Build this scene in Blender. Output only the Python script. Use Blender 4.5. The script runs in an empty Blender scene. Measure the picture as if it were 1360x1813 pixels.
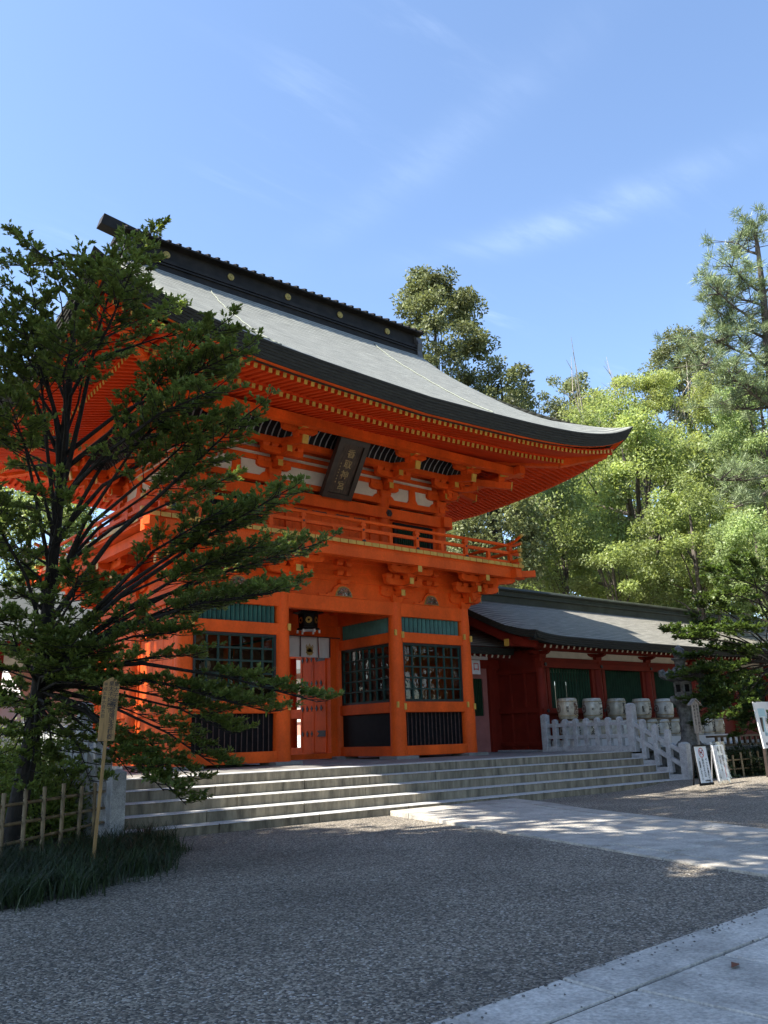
import bpy, bmesh, math, random
import numpy as np
from mathutils import Vector, Matrix
sc = bpy.context.scene
COL = sc.collection
R = math.radians
# ------------------------------------------------------------------ camera, sky, sun, exposure
cam = bpy.data.cameras.new('camera'); camo = bpy.data.objects.new('camera', cam); COL.objects.link(camo)
CR = Vector((0.78284421, -0.62152879, -0.02927293)); CU = Vector((-0.13961069, -0.22130348, 0.96515989)); CF = Vector((0.60635286, 0.75148302, 0.26001822))
CP = Vector((-12.35362846, -17.17244631, 1.4033475)); FPX = 1478.8
camo.matrix_world = Matrix(((CR.x, CU.x, -CF.x, CP.x), (CR.y, CU.y, -CF.y, CP.y), (CR.z, CU.z, -CF.z, CP.z), (0, 0, 0, 1)))
cam.sensor_fit = 'VERTICAL'; cam.sensor_height = 36; cam.sensor_width = 27; cam.lens = 36 * FPX / 1813; cam.clip_end = 6000; cam.clip_start = .05
sc.camera = camo
SUN = Vector((-.74, .21, 1.0)).normalized()
EL = math.asin(SUN.z); AZ = math.atan2(SUN.x, SUN.y)
w = bpy.data.worlds.new('World'); sc.world = w; w.use_nodes = True
nt = w.node_tree; N = nt.nodes; L = nt.links
bg = N['Background']
sky = N.new('ShaderNodeTexSky'); sky.sky_type = 'NISHITA'; sky.sun_disc = False; sky.sun_elevation = EL; sky.sun_rotation = AZ
sky.air_density = 1.0; sky.dust_density = .6; sky.ozone_density = 2.6; sky.altitude = 0
# thin cirrus streaks on a high plane, fixed in the sky by direction
tc = N.new('ShaderNodeTexCoord'); sx = N.new('ShaderNodeSeparateXYZ'); L.new(tc.outputs['Generated'], sx.inputs[0])
def mth(op, a, b=None):
    m = N.new('ShaderNodeMath'); m.operation = op
    for i, q in enumerate((a, b)):
        if q is None: continue
        if isinstance(q, (int, float)): m.inputs[i].default_value = q
        else: L.new(q, m.inputs[i])
    return m.outputs[0]
zc = mth('MAXIMUM', sx.outputs['Z'], .08); cx_ = N.new('ShaderNodeCombineXYZ'); L.new(mth('DIVIDE', sx.outputs['X'], zc), cx_.inputs['X']); L.new(mth('DIVIDE', sx.outputs['Y'], zc), cx_.inputs['Y'])
def cloud_noise(rot, scale, sc_, det, rough, p0, p1, top):
    mp = N.new('ShaderNodeMapping'); mp.inputs['Rotation'].default_value = (0, 0, rot); mp.inputs['Scale'].default_value = scale; L.new(cx_.outputs[0], mp.inputs['Vector'])
    nz = N.new('ShaderNodeTexNoise'); nz.inputs['Scale'].default_value = sc_; nz.inputs['Detail'].default_value = det; nz.inputs['Roughness'].default_value = rough; nz.inputs['Distortion'].default_value = .3; L.new(mp.outputs[0], nz.inputs['Vector'])
    mr = N.new('ShaderNodeMapRange'); mr.interpolation_type = 'SMOOTHSTEP'; mr.inputs['From Min'].default_value = p0; mr.inputs['From Max'].default_value = p1; mr.inputs['To Max'].default_value = top; L.new(nz.outputs['Fac'], mr.inputs['Value']); return mr.outputs[0]
c1 = cloud_noise(R(68), (1.1, 6.5, 1), 1.6, 8, .6, .50, .80, 1.0); c2 = cloud_noise(R(40), (1, 1, 1), 1.5, 2, .5, .45, .72, .13)
# two long faint wisps
PX = mth('DIVIDE', sx.outputs['X'], zc); PY_ = mth('DIVIDE', sx.outputs['Y'], zc)
def wisp(cx, cy, dx, dy, kw, kl, amp, bend, rot):
    rx_ = mth('SUBTRACT', PX, cx); ry_ = mth('SUBTRACT', PY_, cy)
    al = mth('ADD', mth('MULTIPLY', rx_, dx), mth('MULTIPLY', ry_, dy)); ac = mth('ADD', mth('MULTIPLY', rx_, -dy), mth('MULTIPLY', ry_, dx)); ac = mth('ADD', ac, mth('MULTIPLY', mth('MULTIPLY', al, al), bend))
    ew = mth('MULTIPLY', mth('POWER', 2.718, mth('MULTIPLY', mth('MULTIPLY', ac, ac), -kw)), mth('POWER', 2.718, mth('MULTIPLY', mth('MULTIPLY', al, al), -kl)))
    return mth('MULTIPLY', ew, cloud_noise(rot, (1.0, 3.2, 1), 3.4, 7, .62, .22, .82, amp))
c3 = mth('ADD', wisp(1.245, .90, .349, -.937, 330, 13, .105, .35, R(70)), wisp(.885, .93, .02, -1.0, 420, 9, .05, .1, R(90)))
fac = mth('MINIMUM', mth('ADD', mth('MULTIPLY', c1, c2), c3), .6)
mx = N.new('ShaderNodeMixRGB'); mx.inputs['Color2'].default_value = (7.5, 8.2, 9.2, 1); L.new(fac, mx.inputs['Fac']); L.new(sky.outputs['Color'], mx.inputs['Color1']); L.new(mx.outputs['Color'], bg.inputs['Color'])
bg.inputs['Strength'].default_value = .12
sl = bpy.data.lights.new('sun', 'SUN'); so = bpy.data.objects.new('sun', sl); COL.objects.link(so)
sl.energy = 5.0; sl.angle = R(.53); sl.color = (1.0, .93, .82)
so.rotation_euler = SUN.to_track_quat('Z', 'Y').to_euler()
vs = sc.view_settings; vs.view_transform = 'Standard'; vs.look = 'None'; vs.gamma = 1; vs.use_curve_mapping = False; vs.exposure = 1.5
sc.cycles.max_bounces = 8; sc.cycles.diffuse_bounces = 4; sc.cycles.transparent_max_bounces = 12
# ------------------------------------------------------------------ helpers
def ray(px, py):                       # direction seen at a photo pixel (1360 x 1813)
    return (CF * FPX + CR * (px - 680) + CU * (906.5 - py)).normalized()
def at(px, py, axis, val):
    d = ray(px, py); return CP + d * ((val - CP[axis]) / d[axis])
def atd(px, py, dist): return CP + ray(px, py) * dist
def tag(o, label=None, cat=None, group=None, kind=None):
    if label: o['label'] = label
    if cat: o['category'] = cat
    if group: o['group'] = group
    if kind: o['kind'] = kind
    return o
def empty(name, loc, label, cat, group=None, rz=0):
    o = bpy.data.objects.new(name, None); COL.objects.link(o); o.location = loc; o.rotation_euler[2] = rz; o.empty_display_size = .2
    return tag(o, label, cat, group)
def copy_tree(o, parent=None):
    c = o.copy(); COL.objects.link(c); c.parent = parent
    for ch in list(o.children):
        copy_tree(ch, c)
    return c
_mats = {}
def mat(name, col, rough=.6, var=.12, scale=3.0, bump=0.0, bscale=None, metal=0.0, spec=.5, var2=None, stretch=(1, 1, 1), trans=0.0, island=0.0, coat=0.0, fine=0.0, fscale=90):
    if name in _mats: return _mats[name]
    m = bpy.data.materials.new(name); m.use_nodes = True; nt = m.node_tree; N = nt.nodes; L = nt.links
    b = N['Principled BSDF']; out = N['Material Output']
    tc = N.new('ShaderNodeTexCoord'); mp = N.new('ShaderNodeMapping'); mp.inputs['Scale'].default_value = stretch
    L.new(tc.outputs['Object'], mp.inputs['Vector'])
    nz = N.new('ShaderNodeTexNoise'); nz.inputs['Scale'].default_value = scale; nz.inputs['Detail'].default_value = 6; nz.inputs['Roughness'].default_value = .65
    L.new(mp.outputs['Vector'], nz.inputs['Vector'])
    mx = N.new('ShaderNodeMixRGB')
    c1 = [max(0, c * (1 - 2.2 * var)) for c in col]; c2 = [min(1, c * (1 + 1.6 * var)) for c in col]
    if var2: c2 = var2
    mx.inputs['Color1'].default_value = (*c1, 1); mx.inputs['Color2'].default_value = (*c2, 1)
    mr = N.new('ShaderNodeMapRange'); mr.inputs['From Min'].default_value = .3; mr.inputs['From Max'].default_value = .7
    L.new(nz.outputs['Fac'], mr.inputs['Value']); L.new(mr.outputs['Result'], mx.inputs['Fac'])
    colout = mx.outputs['Color']
    if fine:
        nf = N.new('ShaderNodeTexNoise'); nf.inputs['Scale'].default_value = fscale; nf.inputs['Detail'].default_value = 3; L.new(tc.outputs['Object'], nf.inputs['Vector'])
        mf = N.new('ShaderNodeMapRange'); mf.inputs['From Min'].default_value = .32; mf.inputs['From Max'].default_value = .68; mf.inputs['To Min'].default_value = 1 - fine; mf.inputs['To Max'].default_value = 1 + fine * .7; L.new(nf.outputs['Fac'], mf.inputs['Value'])
        vm = N.new('ShaderNodeVectorMath'); vm.operation = 'SCALE'; L.new(colout, vm.inputs[0]); L.new(mf.outputs['Result'], vm.inputs['Scale']); colout = vm.outputs['Vector']
    if island:
        ge = N.new('ShaderNodeNewGeometry'); hs = N.new('ShaderNodeHueSaturation')
        m1 = N.new('ShaderNodeMapRange'); m1.inputs['To Min'].default_value = 1 - island; m1.inputs['To Max'].default_value = 1 + island
        L.new(ge.outputs['Random Per Island'], m1.inputs['Value']); L.new(m1.outputs['Result'], hs.inputs['Value'])
        L.new(colout, hs.inputs['Color']); colout = hs.outputs['Color']
    L.new(colout, b.inputs['Base Color'])
    b.inputs['Roughness'].default_value = rough; b.inputs['Metallic'].default_value = metal; b.inputs['Specular IOR Level'].default_value = spec
    if coat: b.inputs['Coat Weight'].default_value = coat; b.inputs['Coat Roughness'].default_value = .15
    if bump:
        nb = N.new('ShaderNodeTexNoise'); nb.inputs['Scale'].default_value = bscale or scale * 6; nb.inputs['Detail'].default_value = 5
        L.new(mp.outputs['Vector'], nb.inputs['Vector'])
        bp = N.new('ShaderNodeBump'); bp.inputs['Strength'].default_value = bump; bp.inputs['Distance'].default_value = .02
        L.new(nb.outputs['Fac'], bp.inputs['Height']); L.new(bp.outputs['Normal'], b.inputs['Normal'])
    if trans:
        tr = N.new('ShaderNodeBsdfTranslucent'); ms = N.new('ShaderNodeMixShader'); ms.inputs['Fac'].default_value = trans
        hs2 = N.new('ShaderNodeHueSaturation'); hs2.inputs['Hue'].default_value = .485; hs2.inputs['Saturation'].default_value = 1.15; hs2.inputs['Value'].default_value = 1.5
        L.new(colout, hs2.inputs['Color']); L.new(hs2.outputs['Color'], tr.inputs['Color'])
        L.new(b.outputs['BSDF'], ms.inputs[1]); L.new(tr.outputs['BSDF'], ms.inputs[2]); L.new(ms.outputs['Shader'], out.inputs['Surface'])
    _mats[name] = m; return m
class MB:
    def __init__(s): s.v = []; s.f = []; s.m = []; s.M = None
    def add(s, vs, fs, mi=0):
        o = len(s.v)
        if s.M is not None: vs = [s.M @ Vector(v) for v in vs]
        s.v += [tuple(v) for v in vs]; s.f += [tuple(i + o for i in f) for f in fs]; s.m += [mi] * len(fs)
    def box(s, c, d, mi=0, top=None, rz=0, X=None):
        x, y, z = d[0] / 2, d[1] / 2, d[2] / 2; t = top or 1
        vs = [(-x, -y, -z), (x, -y, -z), (x, y, -z), (-x, y, -z), (-x * t, -y * t, z), (x * t, -y * t, z), (x * t, y * t, z), (-x * t, y * t, z)]
        if rz: cz, sz = math.cos(rz), math.sin(rz); vs = [(a * cz - b * sz, a * sz + b * cz, q) for a, b, q in vs]
        if X is not None: vs = [X @ Vector(v) for v in vs]
        s.add([(a + c[0], b + c[1], q + c[2]) for a, b, q in vs], [(0, 3, 2, 1), (4, 5, 6, 7), (0, 1, 5, 4), (1, 2, 6, 5), (2, 3, 7, 6), (3, 0, 4, 7)], mi)
    def lohi(s, a, b, mi=0): s.box([(p + q) / 2 for p, q in zip(a, b)], [abs(q - p) for p, q in zip(a, b)], mi)
    def beam(s, p0, p1, w, h, mi=0, endm=None):
        p0 = Vector(p0); p1 = Vector(p1); d = (p1 - p0).normalized(); up = Vector((0, 0, 1))
        if abs(d.z) > .95: up = Vector((0, 1, 0))
        r = d.cross(up).normalized(); u = r.cross(d)
        vs = []
        for p in (p0, p1):
            for a, b in ((-1, -1), (1, -1), (1, 1), (-1, 1)): vs.append(p + r * a * w / 2 + u * b * h / 2)
        s.add(vs, [(0, 4, 5, 1), (1, 5, 6, 2), (2, 6, 7, 3), (3, 7, 4, 0)], mi)
        e = mi if endm is None else endm
        o = len(s.v) - 8; s.f += [(o, o + 1, o + 2, o + 3), (o + 4, o + 7, o + 6, o + 5)]; s.m += [mi, e]
    def tube(s, pts, rad, n=6, mi=0, cap=True):
        pts = [Vector(p) for p in pts]; k = len(pts); vs = []
        if not hasattr(rad, '__len__'): rad = [rad] * k
        ref = None
        for i, p in enumerate(pts):
            d = (pts[min(i + 1, k - 1)] - pts[max(i - 1, 0)]).normalized()
            if ref is None: ref = d.cross(Vector((0, 0, 1)) if abs(d.z) < .9 else Vector((1, 0, 0))).normalized()
            ref = (ref - d * ref.dot(d)).normalized(); b = d.cross(ref)
            for j in range(n):
                a = 2 * math.pi * j / n; vs.append(p + (ref * math.cos(a) + b * math.sin(a)) * rad[i])
        fs = [(i * n + j, i * n + (j + 1) % n, (i + 1) * n + (j + 1) % n, (i + 1) * n + j) for i in range(k - 1) for j in range(n)]
        if cap: fs += [tuple(range(n))[::-1], tuple((k - 1) * n + j for j in range(n))]
        s.add(vs, fs, mi)
    def lathe(s, prof, c=(0, 0, 0), n=20, mi=0, sq=None):
        vs = []; k = len(prof)
        for r, z in prof:
            for j in range(n):
                a = 2 * math.pi * (j + .5) / n; vs.append((c[0] + r * math.cos(a), c[1] + r * math.sin(a), c[2] + z))
        fs = [(i * n + j, i * n + (j + 1) % n, (i + 1) * n + (j + 1) % n, (i + 1) * n + j) for i in range(k - 1) for j in range(n)]
        fs += [tuple(range(n))[::-1], tuple((k - 1) * n + j for j in range(n))]
        s.add(vs, fs, mi)
    def prism(s, poly, origin, ux, uy, un, th, mi=0, side=None):   # polygon in the (ux,uy) plane, thickness th along un, centred
        o = Vector(origin); ux = Vector(ux); uy = Vector(uy); un = Vector(un); k = len(poly)
        a = [o + ux * p[0] + uy * p[1] - un * th / 2 for p in poly]; b = [o + ux * p[0] + uy * p[1] + un * th / 2 for p in poly]
        s.add(a + b, [tuple(range(k))[::-1], tuple(range(k, 2 * k))], mi)
        q = len(s.v) - 2 * k
        s.f += [(q + i, q + (i + 1) % k, q + k + (i + 1) % k, q + k + i) for i in range(k)]; s.m += [mi if side is None else side] * k
    def grid(s, P, mi=0, flip=False):     # P: rows of points
        n = len(P); k = len(P[0]); fs = []
        for i in range(n - 1):
            for j in range(k - 1):
                q = (i * k + j, i * k + j + 1, (i + 1) * k + j + 1, (i + 1) * k + j); fs.append(q[::-1] if flip else q)
        s.add([p for r in P for p in r], fs, mi)
    def build(s, name, mats, parent=None, smooth=False, bevel=0, world=True):
        me = bpy.data.meshes.new(name); me.from_pydata(s.v, [], s.f)
        if not isinstance(mats, (list, tuple)): mats = [mats]
        for m in mats: me.materials.append(m)
        me.polygons.foreach_set('material_index', s.m)
        if smooth: me.polygons.foreach_set('use_smooth', [True] * len(s.f))
        bm = bmesh.new(); bm.from_mesh(me); bmesh.ops.recalc_face_normals(bm, faces=bm.faces); bm.to_mesh(me); bm.free()
        if smooth:
            try: me.set_sharp_from_angle(angle=R(40))
            except Exception: pass
        o = bpy.data.objects.new(name, me); COL.objects.link(o)
        if parent is not None:
            o.parent = parent
            if world:
                bpy.context.view_layer.update()
                o.matrix_parent_inverse = parent.matrix_world.inverted()
        if bevel:
            md = o.modifiers.new('bevel', 'BEVEL'); md.width = bevel; md.segments = 1; md.limit_method = 'ANGLE'; md.angle_limit = R(40)
        return o
def split(o, merge=0.0):
    # one object per separate piece; pieces whose boxes touch within `merge` stay together
    me = o.data; nf = len(me.polygons); par = list(range(len(me.vertices)))
    def find(a):
        while par[a] != a: par[a] = par[par[a]]; a = par[a]
        return a
    for p in me.polygons:
        v = p.vertices; r = find(v[0])
        for q in v[1:]: par[find(q)] = r
    co = np.array([v.co for v in me.vertices]); isl = {}
    for p in me.polygons: isl.setdefault(find(p.vertices[0]), []).append(p.index)
    keys = list(isl); bb = []
    for k in keys:
        vi = sorted({v for f in isl[k] for v in me.polygons[f].vertices}); bb.append((co[vi].min(0), co[vi].max(0)))
    g = list(range(len(keys)))
    def gf(a):
        while g[a] != a: a = g[a]
        return a
    if merge is not None and merge > 0:
        for i in range(len(keys)):
            for j in range(i):
                if np.all(bb[i][0] - merge <= bb[j][1]) and np.all(bb[j][0] - merge <= bb[i][1]): g[gf(i)] = gf(j)
    groups = {}
    for i, k in enumerate(keys): groups.setdefault(gf(i), []).extend(isl[k])
    out = []
    for fl in groups.values():
        fl = sorted(fl); mp_i = {}; V = []; F = []; MI = []; SM = []
        for f in fl:
            p = me.polygons[f]; t = []
            for v in p.vertices:
                if v not in mp_i: mp_i[v] = len(V); V.append(tuple(co[v]))
                t.append(mp_i[v])
            F.append(t); MI.append(p.material_index); SM.append(p.use_smooth)
        m2 = bpy.data.meshes.new(me.name); m2.from_pydata(V, [], F)
        for m in me.materials: m2.materials.append(m)
        m2.polygons.foreach_set('material_index', MI); m2.polygons.foreach_set('use_smooth', SM); m2.update()
        q = o.copy(); q.data = m2; COL.objects.link(q); out.append(q)
    nm = o.name; bpy.data.objects.remove(o)
    for q in out: q.name = nm
    return out
def text_part(name, s, size, m, parent, origin, ux, uy, vertical=False, th=.004, bend=None, cols=None, world=True, lead=1.0):
    c = bpy.data.curves.new(name, 'FONT'); c.size = size; c.extrude = th; c.align_x = 'CENTER'; c.align_y = 'CENTER'; c.space_line = lead; c.offset = size * .012
    c.body = '\n'.join(s) if vertical else s
    o = bpy.data.objects.new(name, c); COL.objects.link(o); bpy.context.view_layer.update()
    me = bpy.data.meshes.new_from_object(o.evaluated_get(bpy.context.evaluated_depsgraph_get())); COL.objects.unlink(o); bpy.data.objects.remove(o)
    ux = Vector(ux).normalized(); uy = Vector(uy).normalized(); un = ux.cross(uy); og = Vector(origin)
    for v in me.vertices:
        x, y, z = v.co
        if bend:
            a = x / bend; v.co = og + ux * (math.sin(a) * (bend + z)) + un * (math.cos(a) * (bend + z) - bend) + uy * y
        else: v.co = og + ux * x + uy * y + un * z
    me.materials.clear(); me.materials.append(m)
    q = bpy.data.objects.new(name, me); COL.objects.link(q)
    if parent is not None:
        q.parent = parent
        if world: bpy.context.view_layer.update(); q.matrix_parent_inverse = parent.matrix_world.inverted()
    return q
def lerp(a, b, t): return a + (b - a) * t
def ss(a, b, x):
    t = min(1, max(0, (x - a) / (b - a))); return t * t * (3 - 2 * t)
def interp(x, xs, ys): return float(np.interp(x, xs, ys))
# ------------------------------------------------------------------ materials
VERM = mat('vermilion_paint', (.73, .096, .010), .58, .15, 1.1, .3, 40, spec=.2, stretch=(1, 1, .45), fine=.07, fscale=22)
VERMS = mat('vermilion_rafter', (.64, .056, .008), .6, .06, 2.0, spec=.15)
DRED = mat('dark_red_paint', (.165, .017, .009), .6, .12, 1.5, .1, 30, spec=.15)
GOLD = mat('yellow_ochre_paint', (.55, .33, .055), .5, .1, 4)
BRASS = mat('gilt_brass', (.42, .29, .08), .4, .2, 12, metal=.7)
PLAST = mat('white_plaster', (.62, .58, .50), .8, .06, 3)
BLACK = mat('black_lacquer', (.008, .008, .009), .55, .2, 4, spec=.15)
IRON = mat('black_iron', (.02, .02, .022), .5, .2, 8)
GREEN = mat('verdigris_paint', (.035, .13, .105), .55, .15, 3)
DGREEN = mat('dull_green_paint', (.014, .04, .019), .7, .15, 3, spec=.15)
BARK = mat('bark_shingle_edge', (.028, .029, .024), .9, .22, 5, .3, 60, stretch=(1, 1, 6))
SHING = None
RIDGE = mat('dark_ridge_copper', (.018, .016, .014), .6, .25, 3, spec=.2)
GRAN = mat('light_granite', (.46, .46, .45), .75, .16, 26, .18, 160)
GRANP = mat('paving_granite', (.40, .41, .41), .7, .14, 5, .25, 60)
GRAND = mat('grey_granite', (.30, .31, .32), .75, .16, 30, .15, 160)
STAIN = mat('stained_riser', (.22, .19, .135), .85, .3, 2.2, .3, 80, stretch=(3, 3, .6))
FLAG = mat('platform_flagstone', (.22, .215, .20), .6, .18, 2.5, .1, 60, fine=.2, island=.12)
OLDST = mat('weathered_stone', (.15, .155, .15), .9, .35, 9, .5, 40)
WOOD = mat('old_brown_wood', (.11, .065, .035), .6, .3, 5, .2, 30, stretch=(8, 8, .7))
DWOOD = mat('dark_frame_wood', (.035, .024, .02), .5, .2, 5)
BAMB = mat('aged_bamboo', (.19, .14, .075), .5, .22, 8)
TWINE = mat('black_twine', (.02, .018, .015), .9, .1, 8)
WHITE = mat('white_board', (.74, .75, .76), .5, .03, 4)
PAPER = mat('barrel_straw_wrap', (.56, .54, .47), .5, .12, 9, .2, 60, coat=.4)
INK = mat('black_ink', (.02, .02, .022), .7, .05, 4)
REDINK = mat('red_ink', (.55, .02, .015), .6, .05, 4)
CLOTH = mat('white_cloth', (.62, .60, .60), .9, .05, 2)
TRUNK = mat('dark_bark', (.018, .015, .012), .95, .35, 14, .8, 40, stretch=(1, 1, .35))
TRUNKB = mat('grey_bark', (.10, .085, .07), .95, .35, 6, .6, 20, stretch=(1, 1, .3))
LEAF = mat('glossy_leaf', (.15, .205, .055), .45, .2, .9, trans=.48, island=.35, spec=.4)
LEAFB = mat('bright_leaf', (.085, .135, .035), .42, .25, .9, trans=.35, island=.35)
LEAFY = mat('yellow_green_leaf', (.29, .345, .12), .5, .28, .35, trans=.45, island=.3)
LEAFM = mat('maple_leaf', (.25, .33, .14), .5, .25, .5, trans=.45, island=.3)
LEAFC = mat('conifer_leaf', (.15, .175, .07), .6, .3, .4, trans=.25, island=.35)
LEAFP = mat('pine_needle', (.20, .26, .12), .5, .2, .8, trans=.15, island=.35)
LEAFD = mat('olive_leaf', (.255, .32, .11), .5, .3, .4, trans=.42, island=.32)
GRASS = mat('dark_grass', (.026, .046, .015), .5, .3, 1.5, trans=.2, island=.4)

def gravel_mat():
    m = bpy.data.materials.new('grey_gravel'); m.use_nodes = True; nt = m.node_tree; N = nt.nodes; L = nt.links; b = N['Principled BSDF']
    tc = N.new('ShaderNodeTexCoord')
    v1 = N.new('ShaderNodeTexVoronoi'); v1.inputs['Scale'].default_value = 60; v2 = N.new('ShaderNodeTexVoronoi'); v2.inputs['Scale'].default_value = 33
    nz = N.new('ShaderNodeTexNoise'); nz.inputs['Scale'].default_value = .7; nz.inputs['Detail'].default_value = 7
    for q in (v1, v2, nz): L.new(tc.outputs['Object'], q.inputs['Vector'])
    cr = N.new('ShaderNodeValToRGB'); e = cr.color_ramp.elements
    e[0].position = 0; e[0].color = (.07, .067, .064, 1); e[1].position = 1; e[1].color = (.60, .57, .53, 1)
    for p, c in ((.35, (.145, .126, .098)), (.7, (.30, .262, .207)), (.93, (.46, .405, .325))):
        q = e.new(p); q.color = (*c, 1)
    sp = N.new('ShaderNodeSeparateColor'); L.new(v1.outputs['Color'], sp.inputs['Color']); L.new(sp.outputs['Red'], cr.inputs['Fac'])
    mm = N.new('ShaderNodeMixRGB'); mm.blend_type = 'MULTIPLY'; mm.inputs['Fac'].default_value = .7
    mr = N.new('ShaderNodeMapRange'); mr.inputs['From Min'].default_value = .3; mr.inputs['From Max'].default_value = .7; mr.inputs['To Min'].default_value = .62; mr.inputs['To Max'].default_value = 1.15
    L.new(nz.outputs['Fac'], mr.inputs['Value']); L.new(cr.outputs['Color'], mm.inputs['Color1']); L.new(mr.outputs['Result'], mm.inputs['Color2'])
    L.new(mm.outputs['Color'], b.inputs['Base Color']); b.inputs['Roughness'].default_value = .85
    ad = N.new('ShaderNodeMath'); ad.operation = 'ADD'; L.new(v1.outputs['Distance'], ad.inputs[0]); L.new(v2.outputs['Distance'], ad.inputs[1])
    bp = N.new('ShaderNodeBump'); bp.invert = True; bp.inputs['Strength'].default_value = 1; bp.inputs['Distance'].default_value = .022
    L.new(ad.outputs[0], bp.inputs['Height']); L.new(bp.outputs['Normal'], b.inputs['Normal'])
    return m
def shingle_mat(name, col, axis_scale):
    m = bpy.data.materials.new(name); m.use_nodes = True; nt = m.node_tree; N = nt.nodes; L = nt.links; b = N['Principled BSDF']
    uv = N.new('ShaderNodeUVMap'); 
    wv = N.new('ShaderNodeTexWave'); wv.wave_type = 'BANDS'; wv.bands_direction = 'Y'; wv.wave_profile = 'SAW'; wv.inputs['Scale'].default_value = axis_scale; wv.inputs['Distortion'].default_value = .6; wv.inputs['Detail'].default_value = 2; wv.inputs['Detail Scale'].default_value = 3
    L.new(uv.outputs['UV'], wv.inputs['Vector'])
    mp = N.new('ShaderNodeMapping'); mp.inputs['Scale'].default_value = (1, 9, 1); L.new(uv.outputs['UV'], mp.inputs['Vector'])
    nz = N.new('ShaderNodeTexNoise'); nz.inputs['Scale'].default_value = 1.6; nz.inputs['Detail'].default_value = 9; nz.inputs['Roughness'].default_value = .7; L.new(mp.outputs['Vector'], nz.inputs['Vector'])
    n2 = N.new('ShaderNodeTexNoise'); n2.inputs['Scale'].default_value = .5; n2.inputs['Detail'].default_value = 4; L.new(uv.outputs['UV'], n2.inputs['Vector'])
    mx = N.new('ShaderNodeMixRGB'); mx.inputs['Color1'].default_value = (*[c * .42 for c in col], 1); mx.inputs['Color2'].default_value = (*[c * 1.5 for c in col], 1)
    mr = N.new('ShaderNodeMapRange'); mr.inputs['From Min'].default_value = .3; mr.inputs['From Max'].default_value = .7; L.new(nz.outputs['Fac'], mr.inputs['Value']); L.new(mr.outputs['Result'], mx.inputs['Fac'])
    m2 = N.new('ShaderNodeMixRGB'); m2.blend_type = 'MULTIPLY'; m2.inputs['Fac'].default_value = .8; L.new(mx.outputs['Color'], m2.inputs['Color1']); L.new(wv.outputs['Color'], m2.inputs['Color2'])
    L.new(m2.outputs['Color'], b.inputs['Base Color']); b.inputs['Roughness'].default_value = .62
    bp = N.new('ShaderNodeBump'); bp.inputs['Strength'].default_value = .6; bp.inputs['Distance'].default_value = .03; L.new(wv.outputs['Color'], bp.inputs['Height']); L.new(bp.outputs['Normal'], b.inputs['Normal'])
    return m
SHING = shingle_mat('grey_bark_shingle', (.35, .36, .315), 1.7)
SHINGC = shingle_mat('corridor_bark_shingle', (.33, .32, .28), 2.0)
def glass_mat():
    m = bpy.data.materials.new('window_glass'); m.use_nodes = True; nt = m.node_tree; N = nt.nodes; L = nt.links
    N.remove(N['Principled BSDF']); t = N.new('ShaderNodeBsdfTransparent'); t.inputs['Color'].default_value = (.8, .85, .83, 1); g = N.new('ShaderNodeBsdfGlossy'); g.inputs['Roughness'].default_value = .03
    fr = N.new('ShaderNodeFresnel'); fr.inputs['IOR'].default_value = 1.55; ms = N.new('ShaderNodeMixShader')
    nz = N.new('ShaderNodeTexNoise'); nz.inputs['Scale'].default_value = 1.4; bp = N.new('ShaderNodeBump'); bp.inputs['Strength'].default_value = .25; bp.inputs['Distance'].default_value = .1
    tc = N.new('ShaderNodeTexCoord'); L.new(tc.outputs['Object'], nz.inputs['Vector']); L.new(nz.outputs['Fac'], bp.inputs['Height']); L.new(bp.outputs['Normal'], g.inputs['Normal'])
    L.new(fr.outputs['Fac'], ms.inputs['Fac']); L.new(t.outputs['BSDF'], ms.inputs[1]); L.new(g.outputs['BSDF'], ms.inputs[2]); L.new(ms.outputs['Shader'], N['Material Output'].inputs['Surface'])
    return m
GLASS = glass_mat(); GRAVEL = gravel_mat()
SOIL = mat('forest_floor', (.05, .045, .025), .95, .35, .6, .5, 8)

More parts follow.
